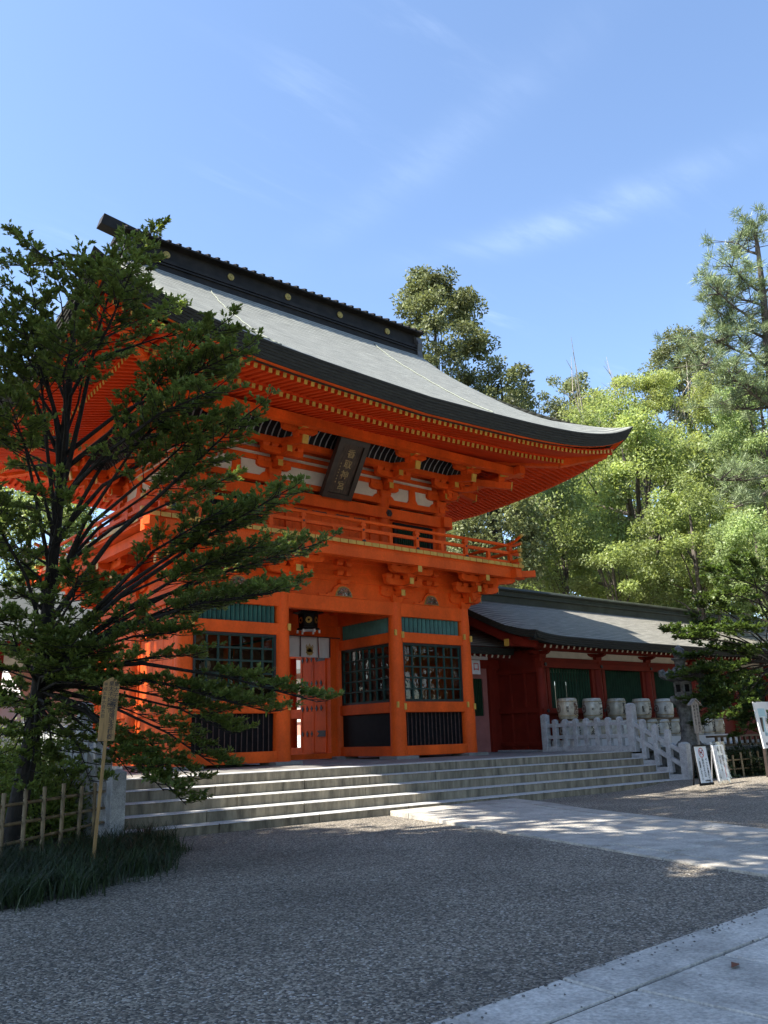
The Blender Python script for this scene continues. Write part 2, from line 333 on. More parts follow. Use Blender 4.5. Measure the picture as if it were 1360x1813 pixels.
# ------------------------------------------------------------------ ground, walks, platform
def gz(x, y):
    f = ss(-13.2, -8.0, y)
    return (.03 + .13 * ss(4.2, 7.2, x)) * f
def ground():
    xs = np.unique(np.concatenate([np.linspace(-1500, -60, 8), np.linspace(-60, -16, 12), np.linspace(-16, 14, 61), np.linspace(14, 60, 12), np.linspace(60, 1500, 8)]))
    ys = np.unique(np.concatenate([np.linspace(-1500, -60, 8), np.linspace(-60, -20, 10), np.linspace(-20, 4, 61), np.linspace(4, 60, 12), np.linspace(60, 1500, 8)]))
    mb = MB(); mb.grid([[(x, y, gz(x, y)) for x in xs] for y in ys])
    tag(mb.build('gravel_ground', GRAVEL), kind='structure')
ground()
PL = .852; PE = -3.216; TH = .1705; TT = .359; SX = 7.14
rnd = random.Random(5)
def slab_rows(mb, quad, rows, lens, top, joint=.012, thick=.1, jit=.0, zf=None):
    # quad: corners p00,p10,p11,p01 (u along the walk, v across); rows: list of v-fractions
    p00, p10, p11, p01 = [Vector((*q, 0)) for q in quad]
    Lu = (p10 - p00).length; Wv = (p01 - p00).length
    def P(u, v): return lerp(lerp(p00, p10, u), lerp(p01, p11, u), v)
    for i in range(len(rows) - 1):
        sp = 0.0; u = -rnd.random() * lens[0] / Lu * .8; v0 = rows[i] + joint / Wv / 2; v1 = rows[i + 1] - joint / Wv / 2
        while u < 1:
            du = rnd.uniform(*lens) / Lu; a = max(0, u); b = min(1, u + du - joint / Lu); u += du
            if b - a < .01: continue
            dz = rnd.uniform(-.004, .004); sk = rnd.uniform(-jit, jit) / Lu
            q = [P(a, v0), P(b, v0), P(min(1, b + sk), v1), P(max(0, a + sp), v1)]; sp = sk
            zz = [(zf(p.x, p.y) if zf else 0) + top + dz for p in q]
            c = sum(q, Vector()) / 4
            tp = [Vector((p.x, p.y, z)) for p, z in zip(q, zz)]
            md = [c.lerp(p, 1) for p in q]
            ins = [Vector((lerp(p.x, c.x, .012), lerp(p.y, c.y, .012), z)) for p, z in zip(q, zz)]
            lo = [Vector((p.x, p.y, z - .012)) for p, z in zip(q, zz)]; bt = [Vector((p.x, p.y, z - thick)) for p, z in zip(q, zz)]
            mb.add(ins + lo + bt, [(0, 1, 2, 3)] + [(4 + j, 4 + (j + 1) % 4, (j + 1) % 4, j) for j in range(4)] + [(8 + j, 8 + (j + 1) % 4, 4 + (j + 1) % 4, 4 + j) for j in range(4)], 0)
mb = MB()
slab_rows(mb, [(-16, -14.06), (14, -12.26), (14, -18.4), (-16, -18.6)], [0, .085, .27, .45, .63, .8, 1], (.9, 1.8), .035, .022, .12, .07)
mb.add([(-16, -14.04, .021), (14, -12.28, .021), (14, -18.4, .021), (-16, -18.6, .021)], [(0, 1, 2, 3)], 1)
tag(mb.build('paved_walk', [mat('walk_granite', (.50, .475, .43), .6, .16, 3, .6, 26, island=.12, fine=.3, fscale=45), mat('joint_soil', (.055, .05, .038), .95, .3, 8)]), kind='structure')
mb = MB()
def pz(x, y): return gz(x, y) + .06 * ss(-7.5, -5.2, y)
slab_rows(mb, [(-2.35, -4.68), (-4.35, -13.42), (-1.35, -13.42), (.92, -4.68)], [0, .12, .36, .62, .86, 1], (.7, 1.7), .026, .018, .12, .06, pz)
b_ = [(-2.33, -4.70), (-4.33, -13.41), (-1.37, -13.41), (.90, -4.70)]
rows = [[(lerp(b_[0][0], b_[3][0], i / 8) * (1 - j / 24) + lerp(b_[1][0], b_[2][0], i / 8) * (j / 24), -4.70 - 8.71 * j / 24) for i in range(9)] for j in range(25)]
mb.grid([[(x, y, pz(x, y) + .010) for x, y in r] for r in rows], 1)
tag(mb.build('stone_path', [mat('path_granite', (.39, .37, .33), .65, .16, 3, .5, 26, island=.14, fine=.25, fscale=40), mat('joint_soil', (.05, .045, .035))]), kind='structure')
# pebbles kicked onto the paving edge
mb = MB()
for i in range(260):
    x = rnd.uniform(-10.5, -4); y = -13.44 + .06 * (x + 5.64) - abs(rnd.gauss(0, .10)) + rnd.choice([0, 0, .04, .08]); r = rnd.uniform(.004, .010)
    if rnd.random() < .1: y -= rnd.random() * 1.2
    z = .037
    vs = [(x + r * rnd.uniform(.7, 1.3) * math.cos(a), y + r * rnd.uniform(.7, 1.3) * math.sin(a), z + h * r) for h in (0, .7) for a in (0, 1.26, 2.5, 3.77, 5.03)] + [(x, y, z + r * 1.1)]
    mb.add(vs, [(j, (j + 1) % 5, 5 + (j + 1) % 5, 5 + j) for j in range(5)] + [(5 + j, 5 + (j + 1) % 5, 10) for j in range(5)])
tag(mb.build('scattered_pebbles', mat('pebble', (.16, .155, .15), .8, .4, 30)), 'dark gravel pebbles strewn along the edge of the front paving', 'pebbles', kind='stuff')
# dry leaf on the paving
lp = at(1303, 1711, 2, .04); mb = MB()
mb.add([(lp.x - .05, lp.y, .042), (lp.x, lp.y - .025, .055), (lp.x + .055, lp.y + .01, .045), (lp.x + .005, lp.y + .03, .06)], [(0, 1, 2, 3)])
mb.add([(lp.x - .05, lp.y, .041), (lp.x, lp.y - .025, .054), (lp.x + .055, lp.y + .01, .044), (lp.x + .005, lp.y + .03, .059)], [(3, 2, 1, 0)])
tag(mb.build('fallen_leaf', mat('dry_leaf', (.16, .05, .02), .7)), 'curled reddish brown dry leaf lying on the front paving', 'leaf')
# soil of the planting bed at the left
mb = MB(); pts = [(-7.15, -4.7), (-7.2, -6.4), (-8.9, -8.3), (-11, -9.2), (-20, -9), (-20, -.2), (-7.3, -.2)]
mb.add([(x, y, gz(x, y) + .012) for x, y in pts], [tuple(range(len(pts)))]); tag(mb.build('planting_soil', SOIL), kind='structure')
# platform core and steps
st = empty('stone_steps', (0, -4, 0), 'five wide weathered granite steps rising to the vermilion gate', 'steps')
for k in range(4):
    z1 = TH * (k + 1); y0 = PE - TT * (4 - k); y1 = PE - TT * (3 - k) + (.02 if k < 3 else 0)
    mb = MB(); x = -7.37
    while x < SX - .01:
        x2 = min(SX, x + rnd.uniform(1.5, 2.9)); 
        if SX - x2 < .8: x2 = SX
        a, b = x + .007, x2 - .007
        lo = -.1
        mb.add([(a, y0 + .012, lo), (b, y0 + .012, lo), (b, y0 + .012, z1 - .03), (a, y0 + .012, z1 - .03), (a, y0 + .004, z1 - .012), (b, y0 + .004, z1 - .012), (b, y0 + .02, z1), (a, y0 + .02, z1), (a, y1, z1), (b, y1, z1), (a, y1, lo), (b, y1, lo)],
               [(0, 1, 2, 3), (3, 2, 5, 4)], 0)
        o = len(mb.v) - 12
        mb.f += [(o + 4, o + 5, o + 6, o + 7), (o + 7, o + 6, o + 9, o + 8), (o + 0, o + 3, o + 4, o + 7, o + 8, o + 10), (o + 1, o + 11, o + 9, o + 6, o + 5, o + 2)]; mb.m += [1, 1, 0, 0]
        x = x2
    mb.build('step', [STAIN, GRAN], st)  # tops paler: glancing sky sheen put into the colour; riser stains are real
mb = MB()                                              # top kerb, same stones
x = -7.37
while x < SX - .01:
    x2 = min(SX, x + rnd.uniform(1.6, 2.8))
    if SX - x2 < .8: x2 = SX
    mb.lohi((x + .004, PE + .012, -.1), (x2 - .004, PE + .5, PL - .012), 0); mb.lohi((x + .004, PE + .003, PL - .0125), (x2 - .004, PE + .5, PL), 1); x = x2
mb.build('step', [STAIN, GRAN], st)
mb = MB(); mb.lohi((-7.55, PE + .5, -.1), (7.9, 9.0, PL - .06))
slab_rows(mb, [(-7.3, PE + .51), (7.9, PE + .51), (7.9, 9), (-7.3, 9)], [i / 13 for i in range(14)], (.9, 1.7), PL, .008, .05)
tag(mb.build('platform_paving', FLAG), kind='structure')
# ------------------------------------------------------------------ the gate
B2, W2, D1 = 1.76, 4.255, 2.59; YC = 2.59; DEP = 5.18; GZ = PL + .045
gate = empty('shrine_gate', (0, 2.59, PL), 'two storey vermilion shrine gate with sweeping grey bark roof atop the stone steps', 'gate')
mb = MB()
for x in (-W2, -B2, B2, W2):
    for y in (0, D1, DEP): mb.lohi((x - .36, y - .36, PL - .02), (x + .36, y + .36, GZ + .03))
split(mb.build('plinth', FLAG, gate), 0)
for y in (0, D1, DEP):
    for x in (-W2, -B2, B2, W2):
        mb = MB(); prof = [(.225, GZ), (.215, 1.2), (.205, 2.4), (.19, 3.6), (.175, 4.5), (.165, 4.72)]
        if y > 0: prof = [(r, z) for r, z in prof]
        mb.lathe(prof + [(.165, 4.857)], (x, y, 0), 28); c = mb.build('column', VERM, gate, True)
        mb = MB()
        if y == 0:
            for z in (4.0, 2.15):
                mb.box((x + .1, -.185, z), (.075, .05, .16)); mb.box((x - .12 if x != -B2 else x + .16, -.16 if x != -B2 else -.1, z + (.05 if x > 0 else 0)), (.06, .05, .15))
            split(mb.build('beam_peg', GOLD, c), 0)
mb = MB()                                                # tie beams of the lower storey
for y in (0, D1, DEP):
    for a, b in ((-W2, -B2), (B2, W2)):
        for z0, z1, t in ((GZ + .02, 1.167, .24), (2.008, 2.28, .22), (3.813, 4.085, .22)):
            mb.lohi((a + .1, y - t / 2, z0), (b - .1, y + t / 2, z1))
    mb.lohi((-W2 - .02, y - .115, 4.495), (W2 + .02, y + .115, 4.855))
for x in (-W2, -B2, B2, W2):
    for a, b in ((0, D1), (D1, DEP)):
        for z0, z1, t in ((GZ + .02, 1.167, .23), (2.008, 2.28, .21), (3.813, 4.085, .21), (4.5, 4.85, .21)):
            mb.lohi((x - t / 2, a + .1, z0), (x + t / 2, b - .1, z1))
mb.lohi((-B2, D1 - .1, 4.2), (B2, D1 + .1, 4.497)); split(mb.build('tie_beam', VERM, gate, bevel=.012), 0)
LATB = mat('lattice_black', (.012, .014, .014), .5, .1, 5); LATG = mat('lattice_green', (.035, .075, .062), .6, .12, 5, spec=.12)
def lattice(o, ux, wid, hgt, un, nx=7, ny=5):            # o = lower-left corner of the opening
    o = Vector(o); ux = Vector(ux); un = Vector(un); uz = Vector((0, 0, 1)); mb = MB()
    def bar(a0, a1, b0, b1, d0, d1, mi):
        vs = [o + ux * a + uz * b + un * d for d in (d0, d1) for a, b in ((a0, b0), (a1, b0), (a1, b1), (a0, b1))]
        mb.add(vs, [(0, 3, 2, 1), (4, 5, 6, 7), (0, 1, 5, 4), (1, 2, 6, 5), (2, 3, 7, 6), (3, 0, 4, 7)], mi)
    e = .05
    bar(0, wid, 0, e, -.05, .05, 0); bar(0, wid, hgt - e, hgt, -.05, .05, 0); bar(0, e, e, hgt - e, -.05, .05, 0); bar(wid - e, wid, e, hgt - e, -.05, .05, 0)
    cw = (wid - 2 * e) / nx; ch = (hgt - 2 * e) / ny; g = .007; t = .013
    for i in range(nx + 1): bar(e + i * cw - g, e + i * cw + g, e, hgt - e, -.02, .018, 0)
    for j in range(ny + 1): bar(e, wid - e, e + j * ch - g, e + j * ch + g, -.0215, .0165, 0)
    for i in range(nx):
        for j in range(ny):
            a0, a1, b0, b1 = e + i * cw + g, e + (i + 1) * cw - g, e + j * ch + g, e + (j + 1) * ch - g
            bar(a0, a1, b0, b0 + t, -.025, .025, 1); bar(a0, a1, b1 - t, b1, -.025, .025, 1); bar(a0, a0 + t, b0 + t, b1 - t, -.025, .025, 1); bar(a1 - t, a1, b0 + t, b1 - t, -.025, .025, 1)
    f = mb.build('lattice_window', [LATB, LATG], gate)
    mb = MB(); mb.add([o + ux * a + uz * b - un * .03 for a, b in ((e, e), (wid - e, e), (wid - e, hgt - e), (e, hgt - e))], [(0, 1, 2, 3)]); mb.build('glass_pane', GLASS, f)
def louver(o, ux, wid, hgt, un, n):
    o = Vector(o); ux = Vector(ux); un = Vector(un); mb = MB(); cw = wid / n
    mb.prism([(0, 0), (wid, 0), (wid, hgt), (0, hgt)], o - un * .05, ux, (0, 0, 1), un, .02, 0)
    for i in range(n):
        a = i * cw
        mb.add([o + ux * (a + s * cw) + Vector((0, 0, z)) + un * d for z in (0, hgt) for s, d in ((.06, -.03), (.5, .045), (.94, -.03))], [(0, 1, 4, 3), (1, 2, 5, 4)], 1)
    mb.build('louver_panel', [BLACK, GREEN], gate)
def slats(o, ux, wid, hgt, un, n):
    o = Vector(o); ux = Vector(ux); un = Vector(un); mb = MB(); cw = wid / n
    mb.prism([(0, 0), (wid, 0), (wid, hgt), (0, hgt)], o - un * .05, ux, (0, 0, 1), un, .02, 0)
    for i in range(1, n):
        a = i * cw; k = rnd.uniform(-.006, .006)
        mb.prism([(a - .009, 0), (a + .009, 0), (a + .009 + k, hgt), (a - .009 + k, hgt)], o - un * .03, ux, (0, 0, 1), un, .024, 1)
    mb.build('skirting_panel', [mat('soot_black_board', (.008, .007, .008), .8, .2, 4, spec=.1), mat('bare_batten', (.075, .042, .034), .7, .3, 12)], gate)
XI = .22
for s in (-1, 1):
    x0 = B2 + XI if s > 0 else -W2 + XI; wd = W2 - B2 - 2 * XI + .06
    o = (x0 - .03, -.02, 0)
    lattice((x0 - .03, -.02, 2.28), (1, 0, 0), wd, 1.533, (0, -1, 0))
    louver((x0 - .03, -.02, 4.085), (1, 0, 0), wd, .41, (0, -1, 0), 14 if s > 0 else 18)
    slats((x0 - .03, -.02, 1.167), (1, 0, 0), wd, .841, (0, -1, 0), 15)
    # passage side walls, front half
    u = (0, 1, 0) if s < 0 else (0, -1, 0); un = (1, 0, 0) if s < 0 else (-1, 0, 0); yy = .2 if s < 0 else D1 - .2; dd = D1 - .4
    lattice((s * B2, yy, 2.28), u, dd, 1.533, un); louver((s * B2, yy, 4.085), u, dd, .41, un, 15)
    mb = MB(); mb.lohi((s * B2 - .03, .15, 1.15), (s * B2 + .03, D1 - .15, 2.02)); mb.build('skirting_panel', BLACK, gate)
    # outer side walls: plank panels in frames, both bays
    mb = MB()
    for a, b in ((.2, D1 - .2), (D1 + .2, DEP - .2)):
        for z0, z1 in ((1.15, 2.02), (2.27, 3.83), (4.07, 4.51)):
            n = 8
            for i in range(n):
                y0 = lerp(a, b, i / n); y1 = lerp(a, b, (i + 1) / n); d = .004 * (i % 2)
                mb.lohi((s * W2 - .03 - d, y0 + .002, z0), (s * W2 + .03 + d, y1 - .002, z1))
        for yq in (a + .02, b - .02): mb.lohi((s * W2 - .06, yq - .07, 1.16), (s * W2 + .06, yq + .07, 2.015)); mb.lohi((s * W2 - .06, yq - .07, 2.27), (s * W2 + .06, yq + .07, 3.82))
    mb.build('side_wall', VERM, gate)
    # middle cross walls behind the guardians
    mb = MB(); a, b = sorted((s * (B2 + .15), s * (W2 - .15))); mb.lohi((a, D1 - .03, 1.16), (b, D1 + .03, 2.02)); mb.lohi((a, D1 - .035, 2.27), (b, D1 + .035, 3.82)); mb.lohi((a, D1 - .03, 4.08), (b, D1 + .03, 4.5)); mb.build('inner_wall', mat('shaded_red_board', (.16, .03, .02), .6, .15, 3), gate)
# ceiling over the bays and passage, floor threshold
mb = MB(); mb.lohi((-W2 - .1, -.05, 4.86), (W2 + .1, DEP + .05, 4.9))
for i in range(22):
    x = lerp(-W2, W2, i / 21); mb.lohi((x - .035, .12, 4.8), (x + .035, DEP - .12, 4.86))
mb.build('ceiling', VERM, gate)
mb = MB(); mb.lohi((-B2 + .2, D1 - .11, GZ - .02), (B2 - .2, D1 + .11, GZ + .12)); mb.build('threshold', VERM, gate)
# door frame and the two leaves swung open to the back
mb = MB()
for s in (-1, 1): mb.lohi((s * 1.60 - .2, D1 - .09, GZ + .1), (s * 1.60 + .14, D1 + .14, 4.21))
split(mb.build('door_frame', VERM, gate), 0)
def crest_diamond(mb, c, ux, uz, un, s, mi=0):
    c = Vector(c); ux = Vector(ux); uz = Vector(uz); un = Vector(un)
    pts = [(-s * .75, 0), (-s * .3, -s * .55), (0, -s * 1.15), (s * .3, -s * .55), (s * .75, 0), (s * .3, s * .55), (0, s * 1.15), (-s * .3, s * .55)]
    mb.prism(pts, c, ux, uz, un, .016, mi)
for s in (-1, 1):
    xh = s * 1.42; mb = MB(); y0, y1 = D1 + .12, D1 + 1.42
    mb.lohi((xh - .035, y0, GZ + .14), (xh + .035, y1, 4.15)); 
    for yy in (y0 + .05, (y0 + y1) / 2, y1 - .05): mb.lohi((xh - s * .03 - .02, yy - .045, GZ + .14), (xh - s * .03 + .02, yy + .045, 4.15))
    d = mb.build('door_leaf', VERM, gate)
    mb = MB(); fx = xh - s * .055
    for z in (1.55, 2.25, 2.95, 3.65):
        for i in range(5):
            yy = lerp(y0 + .22, y1 - .12, i / 4)
            if z < 1.6 and i < 2: continue
            crest_diamond(mb, (fx, yy, z), (0, 1, 0), (0, 0, 1), (1, 0, 0), .075)
    split(mb.build('door_stud', IRON, d), 0)
    mb = MB(); mb.prism([(0, -.085), (.42, -.085), (.36, -.03), (.30, 0), (.36, .03), (.42, .085), (0, .085)], (fx, y0 + .01, 1.55), (0, 1, 0), (0, 0, 1), (1, 0, 0), .018)
    mb.prism([(0, -.085), (.42, -.085), (.36, -.03), (.30, 0), (.36, .03), (.42, .085), (0, .085)], (fx, y0 + .01, 3.65), (0, 1, 0), (0, 0, 1), (1, 0, 0), .018)
    split(mb.build('strap_hinge', IRON, d), 0)
# wall band with frog-leg struts between the lower brackets
mb = MB(); mb.lohi((-W2, -.03, 4.857), (W2, .03, 6.0)); mb.lohi((-W2, DEP - .03, 4.857), (W2, DEP + .03, 6.0))
for s in (-1, 1): mb.lohi((s * W2 - .03, .03, 4.857), (s * W2 + .03, DEP - .03, 6.0))
for z0, z1, d in ((5.16, 5.30, .05), (5.42, 5.56, .05), (5.68, 5.80, .05)):
    mb.lohi((-W2, -d - .01, z0 + .12), (W2, -.02, z1 + .12))
    for s in (-1, 1): mb.lohi((s * (W2 + .02) - .04, 0, z0 + .12), (s * (W2 + .02) + .04, DEP, z1 + .12))
mb.build('bracket_wall', VERM, gate)
CARV = mat('painted_carving', (.10, .09, .05), .6, .5, 55, .6, 60, var2=(.45, .22, .12))
def frog_leg(xc, s=1.0):
    mb = MB(); p = [(-.78, 0), (-.74, .05), (-.62, .07), (-.52, .045), (-.46, .09), (-.36, .11), (-.28, .24), (-.14, .33), (0, .345)]
    poly = p + [(-a, b) for a, b in p[-2::-1]]
    poly = [(a * s, b) for a, b in poly]
    mb.prism(poly, (xc, -.06, 4.86), (1, 0, 0), (0, 0, 1), (0, -1, 0), .09)
    mb.box((xc, -.08, 5.245), (.24, .18, .1), top=1.25); f = mb.build('frog_leg_strut', VERM, gate)
    h = [(-.27, 0), (-.235, .1), (-.16, .22), (-.06, .26), (.06, .26), (.16, .22), (.235, .1), (.27, 0)]
    mb = MB(); mb.prism(h, (xc, -.11, 4.875), (1, 0, 0), (0, 0, 1), (0, -1, 0), .02, 0); k = .86
    mb.prism([(a * k, b * k + .005) for a, b in h], (xc, -.125, 4.882), (1, 0, 0), (0, 0, 1), (0, -1, 0), .02, 1)
    for i in range(60):
        a = rnd.uniform(-.19, .19); b = rnd.uniform(.02, .20 - abs(a) * .4); mb.box((xc + a, -.138, 4.885 + b), (rnd.uniform(.015, .05), .02, rnd.uniform(.01, .045)), rnd.choice((1, 1, 2, 3, 4)), X=Matrix.Rotation(rnd.uniform(-1, 1), 3, 'Y'))
    mb.build('flower_carving', [BRASS, CARV, mat('carving_white', (.45, .42, .36), .7), mat('carving_green', (.05, .12, .07), .7), mat('carving_red', (.35, .05, .03), .7)], f)
frog_leg(0.02, 1.0); frog_leg(3.0, .8); frog_leg(-3.0, .8)
# ---- bracket sets
def masu(mb, c, s, h, mi=0):          # bearing block: square top, tapering foot
    mb.box((c[0], c[1], c[2] - h * .25), (s * .74, s * .74, h * .5), mi, top=1.34); mb.box((c[0], c[1], c[2] + h * .25), (s, s, h * .5), mi)
def arm(mb, p, d, l0, l1, h, wd, gold=True):      # bracket arm along d, from -l0 to l1, curved under its tip
    d = Vector((d[0], d[1], 0)); 
    poly = [(-l0, -h * .1), (-l0 + .06, -h / 2), (l1 - .17, -h / 2), (l1 - .07, -h * .42), (l1, -h * .12), (l1, h / 2), (-l0, h / 2)]
    sd = Vector((-d.y, d.x, 0)); mb.prism(poly, p, d, (0, 0, 1), sd, wd)
    if gold:
        e = Vector(p) + d * (l1 + .004); mb.prism([(-wd * .5, -h * .5), (wd * .5, -h * .5), (wd * .5, h * .5), (-wd * .5, h * .5)], e, sd, (0, 0, 1), d, .012, 1)
def bracket(x, y, ztop, outs, zs, reach, lat, wd=.13, hh=.16, daito=.36, sides=True):
    mb = MB(); masu(mb, (x, y, ztop + .09), daito, .18)
    for k, (z, rch) in enumerate(zip(zs, reach)):
        for (dx, dy) in outs:
            sc_ = 1.414 if dx and dy else 1.0
            dn = Vector((dx, dy)).normalized(); arm(mb, (x, y, z), (dn.x, dn.y), .25, rch * sc_, hh, wd)
            q = rch * sc_ - .13; masu(mb, (x + dn.x * q, y + dn.y * q, z + hh / 2 + .055), .21, .11)
            if sides and not (dx and dy):
                sd = (-dn.y, dn.x)
                for zq, ll in ((z, lat[k]),):
                    for sg in (-1, 1):
                        arm(mb, (x + dn.x * (rch - .36), y + dn.y * (rch - .36), zq), (sd[0] * sg, sd[1] * sg), 0, ll, hh, wd, False)
                        masu(mb, (x + dn.x * (rch - .36) + sd[0] * sg * (ll - .1), y + dn.y * (rch - .36) + sd[1] * sg * (ll - .1), zq + hh / 2 + .05), .2, .11)
                        masu(mb, (x + dn.x * (rch - .36) + sd[0] * sg * (ll * .42), y + dn.y * (rch - .36) + sd[1] * sg * (ll * .42), zq + hh / 2 + .05), .2, .11)
    return mb
LZ = (5.08, 5.34, 5.60); LR = (.39, .75, 1.10); LL = (.52, .62, .72)
for x in (-W2, -B2, B2, W2):
    for y in (0, D1, DEP):
        if abs(x) < 2 and y == D1: continue
        outs = []
        if y == 0: outs.append((0, -1))
        if y == DEP: outs.append((0, 1))
        if abs(x) > 2: outs.append((math.copysign(1, x), 0))
        if len(outs) == 2: outs.append((outs[1][0], outs[0][1]))
        bracket(x, y, 4.857, outs, LZ, LR, LL).build('bracket_set', [VERM, GOLD], gate)
mb = MB()                                  # little block pairs on the band at mid bay
for xc in (-3, 0, 3):
    for dx in (-.14, .14):
        for z in (5.46, 5.72): masu(mb, (xc + dx, -.12, z), .19, .11)
split(mb.build('bearing_block', VERM, gate), 0.004)
# ---- balcony
FX, FY0, FY1 = 5.68, -1.2, 6.38
mb = MB(); mb.lohi((-FX + .05, FY0 + .06, 5.93), (FX - .05, FY1 - .06, 6.0))
for s in (-1, 1):
    yb = YC + s * (YC + 1.02); mb.lohi((-5.75, yb - .11, 5.68), (5.75, yb + .11, 5.93)); xb = s * (W2 + 1.02); mb.lohi((xb - .11, -1.35, 5.66), (xb + .11, 6.5, 5.9))
    for t in (-1, 1): mb.beam((s * 4.6, YC + t * 3.0, 5.75), (s * 5.85, YC + t * (YC + 1.02 + .42), 5.80), .15, .18)
split(mb.build('balcony_beam', VERM, gate), 0)
mb = MB(); n = 47
for i in range(n):
    x0 = lerp(-FX, FX, i / n) + .006; x1 = lerp(-FX, FX, (i + 1) / n) - .006
    for y0, y1, ye in ((FY0 + .01, FY0 + .6, FY0), (FY1 - .6, FY1 - .01, FY1)):
        mb.lohi((x0, y0, 6.0), (x1, y1, 6.085)); mb.lohi((x0 + .004, min(ye, y0), 5.985), (x1 - .004, max(ye, y1 if ye > 0 else y0), 6.08), 1) if ye < 0 else mb.lohi((x0, y1, 6.0), (x1, ye, 6.08), 1)
m = 31
for i in range(m):
    y0 = lerp(FY0 + .61, FY1 - .61, i / m) + .006; y1 = lerp(FY0 + .61, FY1 - .61, (i + 1) / m) - .006
    for s in (-1, 1):
        a, b = sorted((s * (FX - .01), s * (FX - 1.75))); mb.lohi((a, y0, 6.0), (b, y1, 6.085)); a, b = sorted((s * (FX - .01), s * FX)); mb.lohi((a, y0, 5.985), (b, y1, 6.08), 1)
mb.build('balcony_floor', [VERM, GOLD], gate)
RX, RY0, RY1 = 5.34, -.98, 6.16
rail = MB()
def rails(z, kind):
    for s, y in ((-1, RY0), (1, RY1)):
        if kind == 'round':
            pts = [(-RX - .5, y, z + .13), (-RX - .2, y, z + .02), (-RX, y, z), (RX, y, z), (RX + .2, y, z + .02), (RX + .5, y, z + .13)]
            rail.tube(pts, .045, 10, 0)
            for t in (-1, 1): rail.tube([(t * (RX + .46), y, z + .112), (t * (RX + .53), y, z + .14)], .05, 10, 1)
        else:
            rail.beam((-RX - .42, y, z), (RX + .42, y, z), .075, .085)
            for t in (-1, 1): rail.box((t * (RX + .4), y, z), (.1, .08, .09), 1)
    for s in (-1, 1):
        x = s * RX
        if kind == 'round':
            pts = [(x, RY0 - .5, z + .2), (x, RY0 - .2, z + .07), (x, RY0, z + .045), (x, RY1, z + .045), (x, RY1 + .2, z + .07), (x, RY1 + .5, z + .2)]
            rail.tube(pts, .045, 10, 0); rail.tube([(x, RY0 - .46, z + .185), (x, RY0 - .53, z + .215)], .05, 10, 1)
        else:
            rail.beam((x, RY0 - .42, z + .012), (x, RY1 + .42, z + .012), .075, .085); rail.box((x, RY0 - .4, z + .012), (.08, .1, .09), 1)
rails(6.66, 'round'); rails(6.43, 'sq'); rails(6.155, 'sq')
rail.build('balcony_rail', [VERM, GOLD], gate)
mb = MB(); kn = MB()
for y in (RY0, RY1):
    for i in range(7):
        x = lerp(-RX, RX, i / 6); big = True
        mb.box((x, y, 6.36), (.105, .1, .56)); mb.box((x, y, 6.575), (.17, .12, .09), top=.75)
        if y < 0: kn.tube([(x, y - .05, 6.43), (x, y - .062, 6.43)], .028, 8); kn.tube([(x, y - .05, 6.13), (x, y - .075, 6.13)], .055, 10)
        if i < 6: mb.box((x + RX / 6, y, 6.29), (.1, .085, .22))
for x in (-RX, RX):
    for i in range(1, 4):
        y = lerp(RY0, RY1, i / 4); mb.box((x, y, 6.37), (.1, .105, .56)); mb.box((x, y, 6.6), (.12, .17, .09), top=.75)
    for i in range(4): mb.box((x, lerp(RY0, RY1, (i + .5) / 4), 6.29), (.085, .1, .22))
split(mb.build('balcony_post', VERM, gate), 0.004)
split(kn.build('rail_stud', IRON, gate), 0.004)
# ---- upper storey
UX, UC, UY0, UY1 = 3.9, 1.8, .42, 4.76; UZT = 7.9
for y in (UY0, UY1):
    for x in (-UX, -UC, UC, UX):
        mb = MB(); mb.lathe([(.2, 6.08), (.19, 7.3), (.175, UZT)], (x, y, 0), 24); mb.build('upper_column', VERM, gate, True)
mb = MB()
for y, s in ((UY0, -1), (UY1, 1)):
    a, b = sorted((y + s * .21, y - s * .1)); mb.lohi((-UX - .35, a, 7.25), (UX + .35, b, 7.56)); mb.lohi((-UX - .2, y - .1, 7.7), (UX + .2, y + .1, 7.85)); mb.lohi((-UX, y - .12, 6.08), (UX, y + .12, 6.25))
for s in (-1, 1):
    x = s * UX; a, b = sorted((x + s * .21, x - s * .1)); mb.lohi((a, UY0 - .35, 7.255), (b, UY1 + .35, 7.555)); mb.lohi((x - .1, UY0 - .2, 7.7), (x + .1, UY1 + .2, 7.845)); mb.lohi((x - .12, UY0, 6.08), (x + .12, UY1, 6.25))
for z0, z1 in ((8.25, 8.38), (8.48, 8.575), (8.67, 8.85)):
    mb.lohi((-UX - .1, UY0 - .09, z0), (UX + .1, UY0 + .05, z1)); mb.lohi((-UX - .1, UY1 - .05, z0), (UX + .1, UY1 + .09, z1))
    for s in (-1, 1): mb.lohi((s * UX - .09, UY0, z0 - .002), (s * UX + .09, UY1, z1 - .002))
for xc in (-2.85, 0, 2.85): mb.prism([(-.2, 0), (.2, 0), (.12, .12), (.1, .42), (-.1, .42), (-.12, .12)], (xc, UY0 - .045, 7.84), (1, 0, 0), (0, 0, 1), (0, -1, 0), .08)
for yc in (1.5, 3.68):
    for s in (-1, 1): mb.prism([(-.2, 0), (.2, 0), (.12, .12), (.1, .42), (-.1, .42), (-.12, .12)], (s * (UX + .045), yc, 7.84), (0, 1, 0), (0, 0, 1), (1, 0, 0), .08)
